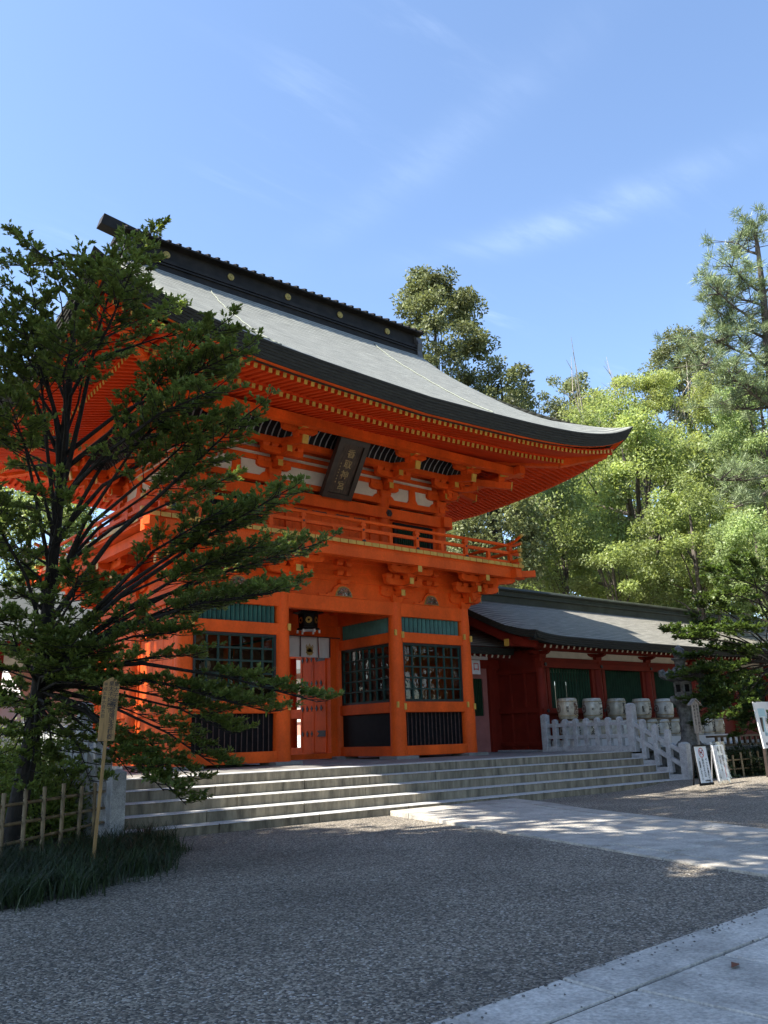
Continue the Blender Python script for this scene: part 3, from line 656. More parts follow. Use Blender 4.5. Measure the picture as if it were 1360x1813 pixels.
# shaped cheeks that round the plaster panels beside each bracket
for xc in (-UX, -UC, UC, UX):
    pl = [(-.40, 0), (-.30, .10), (-.22, .14), (-.2, .26), (-.14, .3), (-.14, .42), (.14, .42), (.14, .3), (.2, .26), (.22, .14), (.30, .10), (.40, 0)]
    mb.prism(pl, (xc, UY0 - .02, 7.85), (1, 0, 0), (0, 0, 1), (0, -1, 0), .08)
split(mb.build('upper_beam', VERM, gate), 0)
mb = MB(); mb.lohi((-UX, UY0 - .03, 7.85), (UX, UY0 + .03, 9.3)); mb.lohi((-UX, UY1 - .03, 7.85), (UX, UY1 + .03, 9.3))
for s in (-1, 1): mb.lohi((s * UX - .03, UY0 + .03, 7.85), (s * UX + .03, UY1 - .03, 9.3))
mb.build('plaster_wall', PLAST, gate)
mb = MB(); mb.lohi((-UX, UY0 - .03, 6.1), (UX, UY0 + .03, 7.26)); mb.lohi((-UX, UY1 - .03, 6.1), (UX, UY1 + .03, 7.26))
for s in (-1, 1): mb.lohi((s * UX - .03, UY0 + .03, 6.1), (s * UX + .03, UY1 - .03, 7.26))
for x in (-1.35, 1.35): mb.lohi((x - .09, UY0 - .1, 6.2), (x + .09, UY0 - .03, 7.25))
for i in range(9):
    x = lerp(-1.2, 1.2, i / 8); mb.lohi((x - .006, UY0 - .04, 6.25), (x + .006, UY0 - .03, 7.2))
mb.build('upper_wall', VERM, gate)
mb = MB()
for x in (-.95, -.4, .4, .95):
    mb.prism([(-.2, -.05), (.2, -.05), (.12, 0), (.2, .05), (-.2, .05), (-.12, 0)], (x, UY0 - .05, 7.12), (1, 0, 0), (0, 0, 1), (0, -1, 0), .03); mb.tube([(x * .5, UY0 - .03, 7.12), (x * .5, UY0 - .07, 7.12)], .06, 10)
for x in (-UX + .02, -UC, UC, UX - .02):
    mb.tube([(x + .05, UY0 - .2, 7.41), (x + .05, UY0 - .235, 7.41)], .105, 6); mb.tube([(x + .05, UY0 - .235, 7.41), (x + .05, UY0 - .26, 7.41)], .05, 8)
split(mb.build('nail_cover', IRON, gate), 0.004)
def upper_window(o, ux, un, wd, hg):
    o = Vector(o); ux = Vector(ux); un = Vector(un); uz = Vector((0, 0, 1)); mb = MB()
    def bx(a0, a1, b0, b1, d0, d1, mi):
        vs = [o + ux * a + uz * b + un * d for d in (d0, d1) for a, b in ((a0, b0), (a1, b0), (a1, b1), (a0, b1))]
        mb.add(vs, [(0, 3, 2, 1), (4, 5, 6, 7), (0, 1, 5, 4), (1, 2, 6, 5), (2, 3, 7, 6), (3, 0, 4, 7)], mi)
    bx(0, wd, 0, hg, -.02, .005, 0)
    for k, (d, t, mi) in enumerate(((0, .06, 0), (.07, .018, 1), (.11, .05, 0))):
        q = .07 - .02 * k
        bx(d, wd - d, d, d + t, 0, q, mi); bx(d, wd - d, hg - d - t, hg - d, 0, q, mi); bx(d, d + t, d + t, hg - d - t, 0, q, mi); bx(wd - d - t, wd - d, d + t, hg - d - t, 0, q, mi)
    n = 15
    for i in range(n):
        a = lerp(.18, wd - .18, (i + .5) / n); bx(a - .02, a + .02, .16, hg - .16, 0, .03, 2)
    mb.build('upper_window', [BLACK, LATG, DGREEN], gate)
for x in (2.1, -3.55): upper_window((x, UY0 - .03, 6.35), (1, 0, 0), (0, -1, 0), 1.45, .86)
for y in (1.0, 3.0): upper_window((-UX - .03, y, 6.35), (0, -1, 0) if False else (0, 1, 0), (-1, 0, 0), 1.2, .86)
# upper bracket sets with tail rafters
def tail_bracket(x, y, outs):
    zs = (8.16, 8.42); mb = bracket(x, y, UZT - .02, outs, zs, (.42, .85), (.5, .6), wd=.14, hh=.16, daito=.36)
    for dx, dy in outs:
        f = 1.414 if dx and dy else 1; d = Vector((dx, dy, 0)).normalized(); sd = Vector((-d.y, d.x, 0)); o = Vector((x, y, 0))
        p0 = o + d * .3 * f + Vector((0, 0, 8.72)); p1 = o + d * 1.56 * f + Vector((0, 0, 8.44))
        mb.beam(p0, p1, .15, .2); mb.beam(p1 - (p1 - p0).normalized() * .02, p1 + (p1 - p0).normalized() * .02, .16, .22, 1)
        q = o + d * 1.3 * f; masu(mb, (q.x, q.y, 8.64), .26, .14)
        for sg in (-1, 1):
            if dx and dy: continue
            arm(mb, (q.x, q.y, 8.76), (sd.x * sg, sd.y * sg), 0, .5, .14, .13, False); masu(mb, (q.x + sd.x * sg * .4, q.y + sd.y * sg * .4, 8.86), .2, .08)
            # cloud-scroll nose painted ochre
        pts = [(.0, -.12), (.26, -.1), (.33, -.02), (.3, .08), (.2, .1), (.18, .05), (.1, .1), (0, .1)]
        mb.prism(pts, q + Vector((0, 0, 8.82)), d, (0, 0, 1), sd, .14, 0); mb.prism([(a * .9 + .05, b * .8) for a, b in pts], q + Vector((0, 0, 8.82)), d, (0, 0, 1), sd, .15, 1)
    return mb
for x in (-UX, -UC, UC, UX):
    for y in (UY0, UY1):
        outs = [(0, -1 if y < 2 else 1)]
        if abs(x) > 3: outs.append((math.copysign(1, x), 0)); outs.append((outs[1][0], outs[0][1]))
        tail_bracket(x, y, outs).build('bracket_set', [VERM, GOLD], gate)
# purlins carried by the brackets and the black ribbed coving between
PY = 1.62
mb = MB()
for s in (-1, 1):
    y = YC + s * (UY1 - YC + PY); mb.lohi((-UX - PY - .35, y - .10, 8.75), (UX + PY + .35, y + .10, 8.98)); y = YC + s * (UY1 - YC + .52); mb.lohi((-UX - .6, y - .09, 8.58), (UX + .6, y + .09, 8.74))
    x = s * (UX + PY); mb.lohi((x - .11, UY0 - PY - .35, 8.745), (x + .11, UY1 + PY + .35, 8.975)); x = s * (UX + .52); mb.lohi((x - .09, UY0 - .6, 8.585), (x + .09, UY1 + .6, 8.735))
split(mb.build('purlin', VERM, gate), 0)
mb = MB()
def coving(o, ux, un, ln, n):
    o = Vector(o); ux = Vector(ux); un = Vector(un)
    prof = [(-.02, 8.50), (-.13, 8.56), (-.2, 8.66), (-.24, 8.8), (-.42, 8.98)]
    prof = [(0, 8.70), (.03, 8.8), (.12, 8.92), (.28, 9.04), (.56, 9.12)]
    mb.grid([[o + ux * a + un * d + Vector((0, 0, z)) for d, z in prof] for a in (0, ln)], 0)
    for i in range(n):
        a0 = ln * (i + .13) / n; a1 = ln * (i + .87) / n
        p2 = [(-.0, 8.685), (.04, 8.785), (.13, 8.90), (.29, 9.02), (.56, 9.10)]
        rows = [[o + ux * a + un * d + Vector((0, 0, z)) for d, z in p2] for a in (a0, a1)]; mb.grid(rows, 1)
        for r in (0, 1): mb.grid([rows[r], [o + ux * (a0, a1)[r] + un * d + Vector((0, 0, z)) for d, z in prof]], 1)
for s in (-1, 1):
    coving((-UX - .6, YC + s * (UY1 - YC + .56), 0), (1, 0, 0), (0, s, 0), 2 * UX + 1.2, 50)
    coving((s * (UX + .56), UY0 - .6, 0), (0, 1, 0), (s, 0, 0), UY1 - UY0 + 1.2, 31)
mb.build('ribbed_coving', [mat('coving_white', (.34, .34, .34), .8), BLACK], gate)
# ---- roof
EX, EY = 8.02, 6.363; VX = 5.9; GX = 4.75
FD = [0, .6, 1.22, 2.24, 3.24, 4.32, 5.2, 5.8, 6.1, 6.363]; FZ = [9.05, 9.44, 9.87, 10.63, 11.42, 12.28, 13.05, 13.64, 13.93, 14.2]
def fz(d): return float(np.interp(d, FD, FZ))
_dd = np.linspace(0, 6.4, 200); _zz = np.interp(_dd, FD, FZ); _k = np.ones(21) / 21; _zs = np.convolve(np.pad(_zz, 10, mode='reflect', reflect_type='odd'), _k, mode='valid')
def fz(d): return float(np.interp(d, _dd, _zs))
def vdrop(x, d): return .52 * max(0, min(1, (abs(x) - 4.9) / (VX - 4.9))) ** 2 * ss(.8, 3.2, d)
def lift(ax, ay):
    r = math.hypot(ax, ay); return .80 * math.exp(-r / 1.45) + .2 * max(0, 1 - r / 8)
rng = np.random.default_rng(3)
def roof_mesh(name, rows, parent, m, thick_uv):
    me = bpy.data.meshes.new(name); n = len(rows); k = len(rows[0])
    v = [p for r in rows for p in r]; f = [(i * k + j, i * k + j + 1, (i + 1) * k + j + 1, (i + 1) * k + j) for i in range(n - 1) for j in range(k - 1)]
    me.from_pydata([tuple(p) for p in v], [], f); me.materials.append(m); uv = me.uv_layers.new(name='UVMap')
    for poly in me.polygons:
        poly.use_smooth = True
        for li in poly.loop_indices: uv.data[li].uv = thick_uv[me.loops[li].vertex_index]
    bm = bmesh.new(); bm.from_mesh(me); bmesh.ops.remove_doubles(bm, verts=bm.verts, dist=.0005); bmesh.ops.recalc_face_normals(bm, faces=bm.faces)
    if sum(q.normal.z for q in bm.faces) < 0: bmesh.ops.reverse_faces(bm, faces=bm.faces)
    bm.to_mesh(me); bm.free()
    o = bpy.data.objects.new(name, me); COL.objects.link(o)
    if parent: o.parent = parent; bpy.context.view_layer.update(); o.matrix_parent_inverse = parent.matrix_world.inverted()
    return o
NX = 97
for s in (-1, 1):      # front and back slopes
    rows = []; uvs = []
    for j in range(49):
        v = j / 48; row = []
        for i in range(NX):
            u = lerp(-1, 1, i / (NX - 1)); dmax = EY
            # width of the slope shrinks along the hip, then stays at the verge
            d = v * EY; hw = max(VX, EX - d) if d < EX - VX else VX
            x = u * hw; ax = EX - abs(x); z = fz(d) + lift(ax, d) - vdrop(x, d) * (1 if d > EX - VX else d / (EX - VX)); y = YC + s * (EY - d)
            row.append((x, y, z)); uvs.append((x, d * 1.15))
        rows.append(row)
    roof_mesh('roof_slope', rows, gate, SHING, uvs)
    rows = []; uvs = []      # side skirts
    DM = EX - GX
    for j in range(25):
        d = j / 24 * DM; row = []
        for i in range(61):
            u = lerp(-1, 1, i / 60); hw = EY - d; y = YC + u * hw; x = s * (EX - d); ay = hw + d - abs(y - YC)
            row.append((x, y, fz(d) + lift(d, ay))); uvs.append((y, d * 1.15))
        rows.append(row)
    roof_mesh('roof_slope', rows, gate, SHING, uvs)
# layered eave edge: bark courses, each stepped in below the one above
def eave_loop(inset, dz, n=64):
    pts = []
    for sx, sy in ((-1, -1), (1, -1), (1, 1), (-1, 1)):
        pass
    c = []
    for i in range(n): x = lerp(-EX, EX, i / n); c.append((x, -1))
    out = []
    def P(x, y, ax, ay):
        k = 1 - inset / EX; k2 = 1 - inset / EY
        return (x * k, YC + (y - YC) * k2, fz(0) + lift(ax, ay) + dz)
    tx = [math.sin(t * math.pi / 2) for t in np.linspace(-1, 1, n + 1)]
    for t in tx[:-1]: out.append(P(t * EX, YC - EY, EX - abs(t * EX), 0))
    for t in tx[:-1]: out.append(P(EX, YC + t * EY, 0, EY - abs(t * EY)))
    for t in tx[:-1]: out.append(P(-t * EX, YC + EY, EX - abs(t * EX), 0))
    for t in tx[:-1]: out.append(P(-EX, YC - t * EY, 0, EY - abs(t * EY)))
    return out + [out[0]]
mb = MB(); NL = 6; TT_ = .36
rowsl = []
for k in range(NL):
    a = .0 + k * .028; rowsl.append(eave_loop(a, -k * TT_ / NL)); rowsl.append(eave_loop(a + .010, -(k + 1) * TT_ / NL + .012)); rowsl.append(eave_loop(a + .03, -(k + 1) * TT_ / NL + .004))
mb.grid(rowsl, 0); mb.grid([eave_loop(.17, -TT_ + .004), eave_loop(.42, -TT_ + .02)], 0)
mb.build('eave_edge', BARK, gate)
mb = MB(); mb.grid([eave_loop(.19, -TT_ + .012), eave_loop(.20, -TT_ - .015), eave_loop(.385, -TT_ + .03), eave_loop(.44, -TT_ + .05)], 0); mb.build('eave_board', VERM, gate)
# verge edges at the gables, bargeboards, gable walls
mb = MB(); bb = MB(); gw = MB()
for sx in (-1, 1):
    for sy in (-1, 1):
        ds = np.linspace(EX - VX - .25, EY, 24)
        top = [(sx * VX, YC + sy * (EY - d), fz(d) + lift(EX - VX, d) - vdrop(VX, d) * min(1, d / (EX - VX))) for d in ds]
        L_ = []
        for k in range(5):
            L_.append([(sx * (VX - k * .03), y, z - k * .065) for x, y, z in top]); L_.append([(sx * (VX - k * .03 - .008), y, z - (k + 1) * .065 + .01) for x, y, z in top])
        L_.append([(sx * (VX - .5), y, z - .32) for x, y, z in top]); mb.grid(L_, 0)
        a = [(sx * (VX - .22), y, z - .31) for x, y, z in top]; b = [(sx * (VX - .22), y, z - .72) for x, y, z in top]; a2 = [(sx * (VX - .3), y, z - .31) for x, y, z in top]; b2 = [(sx * (VX - .3), y, z - .72) for x, y, z in top]
        bb.grid([a, b, b2, a2], 0)
        for k in range(3):
            q = a[6 + k * 6]; bb.tube([(q[0] + sx * .0, q[1], q[2] - .2), (q[0] + sx * .04, q[1], q[2] - .2)], .09, 8, 1)
    gp = [(YC + sy * (EY - d), fz(d) - .75) for sy, dl in ((-1, np.linspace(2.6, EY, 16)), (1, np.linspace(EY, 2.6, 16))) for d in dl]
    gp = [(y, z) for y, z in gp]
    gw.prism([(y, z) for y, z in gp], (sx * (GX + .02), 0, 0), (0, 1, 0), (0, 0, 1), (1, 0, 0), .06)
    for z in (11.0, 11.6, 12.3): gw.lohi((sx * (GX + .05), YC - (13.6 - z) * 1.05, z), (sx * (GX + .2), YC + (13.6 - z) * 1.05, z + .2))
    gw.lohi((sx * (GX + .06), YC - .12, 10.8), (sx * (GX + .22), YC + .12, 13.4))
    # gegyo pendant
    bb.prism([(-.45, .1), (-.5, -.15), (-.3, -.3), (-.22, -.2), (-.15, -.45), (0, -.75), (.15, -.45), (.22, -.2), (.3, -.3), (.5, -.15), (.45, .1), (0, .35)], (sx * (VX - .17), YC, 12.95), (0, 1, 0), (0, 0, 1), (1, 0, 0), .07, 0)
    bb.tube([(sx * (VX - .13), YC, 12.95), (sx * (VX - .08), YC, 12.95)], .12, 6, 1)
split(mb.build('verge_edge', BARK, gate), 0); split(bb.build('bargeboard', [VERM, BRASS], gate), 0.02); split(gw.build('gable_wall', VERM, gate), 0.02)
# rafters: two tiers on each side
def raf(d, base, d0, sl): return base + sl * (d - d0)
def soffit_z(d):
    return (8.66 + .24 * (d - .42)) if d < 1.42 else (8.74 + .25 * (d - 1.42))
SIDES = [('x', -1), ('x', 1), ('y', -1), ('y', 1)]
for kind, s in SIDES:
    half = EX if kind == 'x' else EY; n = int(2 * half / .185); tiers = [MB(), MB()]
    for i in range(n):
        t = lerp(-half + .5, half - .5, (i + .5) / n); a = half - abs(t)
        for d0, d1, w_, h_, zf in ((.42, min(1.75, a), .085, .10, lambda d: 8.665 + .24 * (d - .42)), (1.42, min(4.15, a), .09, .11, lambda d: 8.745 + .25 * (d - 1.42))):
            mb = tiers[0 if d0 < 1 else 1]
            if d1 - d0 < .08: continue
            def P(d):
                z = zf(d) + lift(a, d) * .93
                return (t, YC + s * (EY - d), z) if kind == 'x' else (s * (EX - d), YC + t, z)
            k = [d0, d1] if a > 3 else [d0, (d0 + d1) / 2, d1]
            for q in range(len(k) - 1): mb.beam(P(k[q + 1]), P(k[q]), w_, h_, 0, 1 if q == 0 else None)
    for mb in tiers: mb.build('rafter_row', [VERMS, GOLD], gate)
    # boards above the rafters, and the beam between the two tiers
    mb = MB(); ds = [.40, .9, 1.38, 1.40, 1.9, 2.6, 3.4, 4.25]; rows = []; NN = 49
    for d in ds:
        row = []
        for i in range(NN):
            u = math.sin(lerp(-1, 1, i / (NN - 1)) * math.pi / 2); hw = half - d; t = u * hw; a = half - abs(t)
            z = (8.665 + .24 * (d - .42) if d < 1.39 else 8.745 + .25 * (d - 1.42)) + .062 + lift(a, d) * .93 + (.03 if d < 1.39 else 0)
            if d == 1.38: z = 8.90 + .06 + lift(a, d) * .93
            row.append((t, YC + s * (EY - d), z) if kind == 'x' else (s * (EX - d), YC + t, z))
        rows.append(row)
    mb.grid(rows, 0)
    def band(d, zlo, zhi, th):
        r = [[], [], [], []]
        for i in range(NN):
            u = math.sin(lerp(-1, 1, i / (NN - 1)) * math.pi / 2)
            for q, (dd, zz) in enumerate(((d, zhi), (d, zlo), (d + th, zlo), (d + th, zhi))):
                t = u * (half - dd); a = half - abs(t); z = zz + lift(a, dd) * .93
                r[q].append((t, YC + s * (EY - dd), z) if kind == 'x' else (s * (EX - dd), YC + t, z))
        mb.grid(r, 0)
    band(1.46, 8.805, 8.865, .10); band(.44, 8.72, 8.76, .06)
    mb.build('soffit', VERMS, gate)
mb = MB()
for sx in (-1, 1):
    for sy in (-1, 1):
        pts = []
        for d in (4.1, 2.8, 1.6, .62):
            pts.append(Vector((sx * (EX - d), YC + sy * (EY - d), (8.66 + .24 * (d - .42) if d < 1.4 else 8.745 + .25 * (d - 1.42)) + lift(d, d) * .93 - .03)))
        for a, b in zip(pts[:-1], pts[1:]): mb.beam(a, b, .2, .27)
split(mb.build('hip_rafter', VERM, gate), 0.002)
# ridge
rd = MB(); Z0 = 13.45; RXX = 5.05; RO = -.10
rd.lohi((-RXX, YC - .40, Z0), (RXX, YC + .40, 13.99)); rd.lohi((-RXX - .02, YC - .44, 13.99), (RXX + .02, YC + .44, 14.04)); rd.lohi((-RXX, YC - .37, 14.04), (RXX, YC + .37, 14.09)); rd.lohi((-RXX, YC - .42, 14.09), (RXX, YC + .42, 14.12)); rd.lohi((-RXX, YC - .30, 14.12), (RXX, YC + .30, 14.58))
rd.prism([(-.54, 14.55), (.54, 14.55), (.54, 14.60), (.12, 14.78), (-.12, 14.78), (-.54, 14.60)], (0, YC, 0), (0, 1, 0), (0, 0, 1), (1, 0, 0), 2 * RXX + .42)
for i in range(36):
    x = lerp(-RXX - .12, RXX + .12, i / 35); rd.prism([(-.56, 14.59), (-.56, 14.65), (-.12, 14.84), (.12, 14.84), (.56, 14.65), (.56, 14.59)], (x, YC, 0), (0, 1, 0), (0, 0, 1), (1, 0, 0), .08)
rd.v = [(x + RO, y, z + (.08 if z > 14.1 else 0)) for x, y, z in rd.v]; ridge = rd.build('ridge', RIDGE, gate)
mb = MB()
for i, x in enumerate((-6.1, -4.08, -2.1, -.16, 1.78, 3.71)):
    if i == 0: continue
    for s in (-1, 1):
        y = YC + s * .30; mb.tube([(x, y, 14.40), (x, y + s * .03, 14.40)], .105, 18); mb.tube([(x, y + s * .03, 14.40), (x, y + s * .042, 14.40)], .04, 10)
        for a in range(5): mb.tube([(x + .068 * math.cos(a * 1.2566), y + s * .025, 14.40 + .068 * math.sin(a * 1.2566)), (x + .068 * math.cos(a * 1.2566), y + s * .04, 14.40 + .068 * math.sin(a * 1.2566))], .022, 8)
split(mb.build('crest_disc', BRASS, ridge), 0.004)
mb = MB()
for s in (-1, 1):
    p = [(-.62, 13.25), (-.56, 13.2), (-.36, 13.42), (-.3, 13.75), (-.42, 14.3), (-.38, 14.55), (-.2, 14.68), (.2, 14.68), (.38, 14.55), (.42, 14.3), (.3, 13.75), (.36, 13.42), (.56, 13.2), (.62, 13.25), (.66, 13.42), (.5, 13.6), (.48, 13.9), (.52, 14.35), (.46, 14.66), (.22, 14.8), (-.22, 14.8), (-.46, 14.66), (-.52, 14.35), (-.48, 13.9), (-.5, 13.6), (-.66, 13.42)]
    q = [(-.66, 13.3), (.66, 13.3), (.66, 13.5), (.5, 13.64), (.44, 13.95), (.5, 14.2), (.42, 14.42), (.2, 14.55), (-.2, 14.55), (-.42, 14.42), (-.5, 14.2), (-.44, 13.95), (-.5, 13.64), (-.66, 13.5)]
    mb.prism(q, (s * (RXX + .06), YC, 0), (0, 1, 0), (0, 0, 1), (1, 0, 0), .2)
    for t in (-1, 1): mb.tube([(s * (RXX - .1), YC + t * .58, 13.42), (s * (RXX + .22), YC + t * .58, 13.42)], .14, 12); mb.tube([(s * (RXX - .06), YC + t * .32, 14.38), (s * (RXX + .2), YC + t * .32, 14.38)], .12, 12)
mb.v = [(x + RO, y, z + .04) for x, y, z in mb.v]; split(mb.build('ridge_end_ornament', mat('grey_copper', (.09, .088, .085), .5, .2, 4), gate), 0.004)
mb = MB(); mb.prism([(-5.88, 14.78), (-5.80, 15.10), (-4.7, 14.95), (-4.7, 14.62)], (0, YC, 0), (1, 0, 0), (0, 0, 1), (0, 1, 0), .34); mb.build('ridge_cap', RIDGE, gate)
# lightning-rod cables lying on the front slope
mb = MB()
for xt, xb in ((-2.9, -4.1), (2.87, 2.07)):
    pts = []
    for d in np.linspace(5.75, .02, 40):
        x = lerp(xb, xt, d / 5.75); pts.append((x + .02 * math.sin(d * 9), YC - (EY - d), fz(d) + lift(EX - abs(x), d) - vdrop(x, d) + .02))
    mb.tube(pts, .014, 5)
split(mb.build('cable', mat('pale_braided_cable', (.20, .23, .19), .7, .25, 40), gate), 0)
# ------------------------------------------------------------------ things hung on the gate
pq = empty('name_plaque', (0, .2, 7.55), 'tall dark framed plaque with gilt vertical characters, leaning out under the eaves', 'plaque')
pb = Vector((0, .16, 7.545)); pt = Vector((.0, -.76, 8.9)); pu = (pt - pb).normalized(); px_ = Vector((1, 0, 0)); pn = px_.cross(pu).normalized(); ph = (pt - pb).length
mb = MB(); hw = .475
def pbx(mb, a0, a1, b0, b1, d0, d1, mi=0):
    vs = [pb + px_ * a + pu * b + pn * d for d in (d0, d1) for a, b in ((a0, b0), (a1, b0), (a1, b1), (a0, b1))]
    mb.add(vs, [(0, 3, 2, 1), (4, 5, 6, 7), (0, 1, 5, 4), (1, 2, 6, 5), (2, 3, 7, 6), (3, 0, 4, 7)], mi)
pbx(mb, -hw, -hw + .14, 0, ph, -.1, .06); pbx(mb, hw - .14, hw, 0, ph, -.1, .06); pbx(mb, -hw + .14, hw - .14, 0, .14, -.1, .06); pbx(mb, -hw + .14, hw - .14, ph - .14, ph, -.1, .06)
mb.build('frame', DWOOD, pq)
mb = MB(); pbx(mb, -hw + .13, hw - .13, .13, ph - .13, -.1, -.01); mb.build('panel', mat('weathered_plank', (.085, .055, .035), .6, .45, 4, .3, 40, stretch=(9, 1.2, 1.2), var2=(.11, .075, .055)), pq)
for i, ch in enumerate('香取神宮'): text_part('gilt_character', ch, .25, mat('worn_gilt', (.32, .245, .115), .6, .2, 9), pq, pb + pu * (ph - .40 - i * .295) + pn * 0 + px_ * .03, px_, pu, th=.006)
mb = MB()
for i in range(7): pbx(mb, -.19, -.165, .42 + i * .085, .46 + i * .085, -.01, .0)
mb.build('small_inscription', mat('worn_gilt', (.4, .3, .15)), pq)
hl = empty('hanging_lantern', (0, 1.5, 4.9), 'black six-sided lantern with gilt round crests, hung in the gate passage', 'lantern')
mb = MB(); LZ0 = 4.22
mb.lathe([(.03, .72), (.05, .56), (.4, .47), (.43, .44), (.27, .42), (.27, .40), (.25, .06), (.3, .04), (.3, 0), (.02, -.01)], (0, 1.5, LZ0), 6)
mb.tube([(0, 1.5, LZ0 + .68), (0, 1.5, 4.8)], .012, 5); mb.build('lantern_body', BLACK, hl)
mb = MB()
for k in range(6):
    a = 2 * math.pi * (k + 1) / 6; d = Vector((math.cos(a), math.sin(a), 0)); c = Vector((0, 1.5, LZ0 + .24)) + d * .228; mb.tube([c, c + d * .014], .085, 18); mb.tube([c + d * .012, c + d * .02], .035, 10, 1)
mb.build('round_crest', [BRASS, BLACK], hl)
mb = MB()
for k in range(6):
    a = 2 * math.pi * (k + .5) / 6; mb.box((.29 * math.cos(a), 1.5 + .29 * math.sin(a), LZ0 - .05), (.04, .04, .08))
mb.lathe([(.2, -.03), (.2, -.01)], (0, 1.5, LZ0), 6); mb.build('white_foot', WHITE, hl)
cu = empty('entrance_curtain', (0, 2.3, 4.15), 'short white split curtain with a gilt paulownia crest, hung across the gate passage', 'curtain')
LEAFSH = [(0, .0), (.05, .05), (.12, .04), (.17, .12), (.25, .12), (.24, .22), (.30, .28), (.2, .36), (.17, .46), (.08, .44), (0, .5), (-.08, .44), (-.17, .46), (-.2, .36), (-.30, .28), (-.24, .22), (-.25, .12), (-.17, .12), (-.12, .04), (-.05, .05)]
xs = [-1.5, -1.02, -.42, .16, .72, .76, 1.32]
for a, b, crest in ((-1.45, -.9, 0), (-.86, -.30, 1), (-.26, .23, 0), (.27, .82, 1), (.86, 1.22, 0)):
    mb = MB(); rows = []
    for j in range(9):
        z = 4.14 - .56 * j / 8; rows.append([(lerp(a, b, i / 8) + .012 * j / 8, 2.3 + .02 * math.sin(i * 1.3 + a * 5) * j / 8 - .012, z) for i in range(9)])
    mb.grid(rows, 0); o = mb.build('curtain_panel', CLOTH, cu, True); md = o.modifiers.new('thick', 'SOLIDIFY'); md.thickness = .006
    if crest:
        mb = MB(); c = Vector(((a + b) / 2, 2.262, 3.80)); s = .34
        for ang, k, off in ((math.pi, 1.0, (0, .02)), (math.pi * .69, .72, (.03, .03)), (-math.pi * .69, .72, (-.03, .03))):
            ca, sa = math.cos(ang), math.sin(ang); mb.prism([((x * ca - y * sa) * s * k * 1.3 + off[0], (x * sa + y * ca) * s * k * 1.15 + off[1]) for x, y in LEAFSH], c, (1, 0, 0), (0, 0, 1), (0, -1, 0), .004)
        for dx, n, tilt in ((-.075, 5, -.35), (0, 7, 0), (.075, 5, .35)):
            for q in range(n // 2 + 1):
                zz = .045 + q * .033
                for sd in ((-1, 1) if q < n // 2 else (0,)):
                    mb.tube([(c.x + dx + tilt * zz * .6 + sd * (.024 - q * .004), c.y - .003, c.z + zz), (c.x + dx + tilt * zz * .6 + sd * (.024 - q * .004), c.y + .003, c.z + zz)], .015, 8)
        mb.build('paulownia_crest', mat('gold_thread', (.36, .24, .07), .6, .1, 8), o)
mb = MB(); mb.beam((-1.6, 2.3, 4.15), (1.6, 2.3, 4.15), .03, .03)
for x in (-.88, -.28, .25, .84, 1.24): mb.lohi((x - .022, 2.285, 3.6), (x + .022, 2.3, 4.14), 1)
mb.build('curtain_rod', [DWOOD, mat('dark_band', (.05, .015, .02), .8)], cu)
# guardian statues in the front bays
def guardian(x, label, kind):
    g = empty('guardian_statue', (x, 1.45, PL), label, 'statue')
    mb = MB(); mb.box((0, 0, .75), (1.2, .9, .75), 0); mb.box((0, 0, 1.15), (1.3, 1.0, .07), 0); mb.box((0, .2, .4), (1.5, 1.3, .4)); mb.build('pedestal', WOOD, g, world=False)
    mb = MB(); mb.lathe([(.52, 1.19), (.55, 1.3), (.42, 1.5), (.33, 1.7), (.36, 1.95), (.27, 2.1), (.1, 2.16)], (0, 0, 0), 16)
    for s in (-1, 1):
        mb.tube([(s * .3, .0, 2.03), (s * .5, -.08, 1.75), (s * .3, -.38, 1.6)], [.13, .17, .15], 10); mb.tube([(s * .1, -.1, 1.3), (s * .42, -.42, 1.33), (s * .12, -.55, 1.27)], [.2, .19, .12], 10)
    mb.build('robe', mat('faded_robe_' + kind, (.16, .13, .10) if kind == 'a' else (.10, .13, .11), .8, .2, 4), g, True, world=False)
    mb = MB(); mb.lathe([(.06, 2.13), (.085, 2.2), (.115, 2.28), (.125, 2.36), (.11, 2.45), (.05, 2.5)], (0, 0, 0), 14); mb.tube([(0, -.11, 2.37), (0, -.145, 2.31)], [.018, .026], 6)
    for s in (-1, 1): mb.tube([(s * .118, 0, 2.38), (s * .125, .01, 2.3)], .025, 6); mb.tube([(s * .28, -.4, 1.6), (s * .1, -.46, 1.58)], [.05, .045], 8)
    mb.build('head', mat('painted_face', (.45, .33, .25), .6, .1, 6), g, True, world=False)
    mb = MB(); mb.lathe([(.128, 2.41), (.13, 2.48), (.08, 2.56), (.06, 2.68), (.02, 2.7)], (0, .02, 0), 12); mb.build('court_cap', BLACK, g, True, world=False)
guardian(-3.0, 'seated guardian statue behind the gate lattice on the tree side, left of the passage', 'a'); guardian(3.0, 'seated guardian statue behind the gate lattice right of the passage, beside the red corridor', 'b')
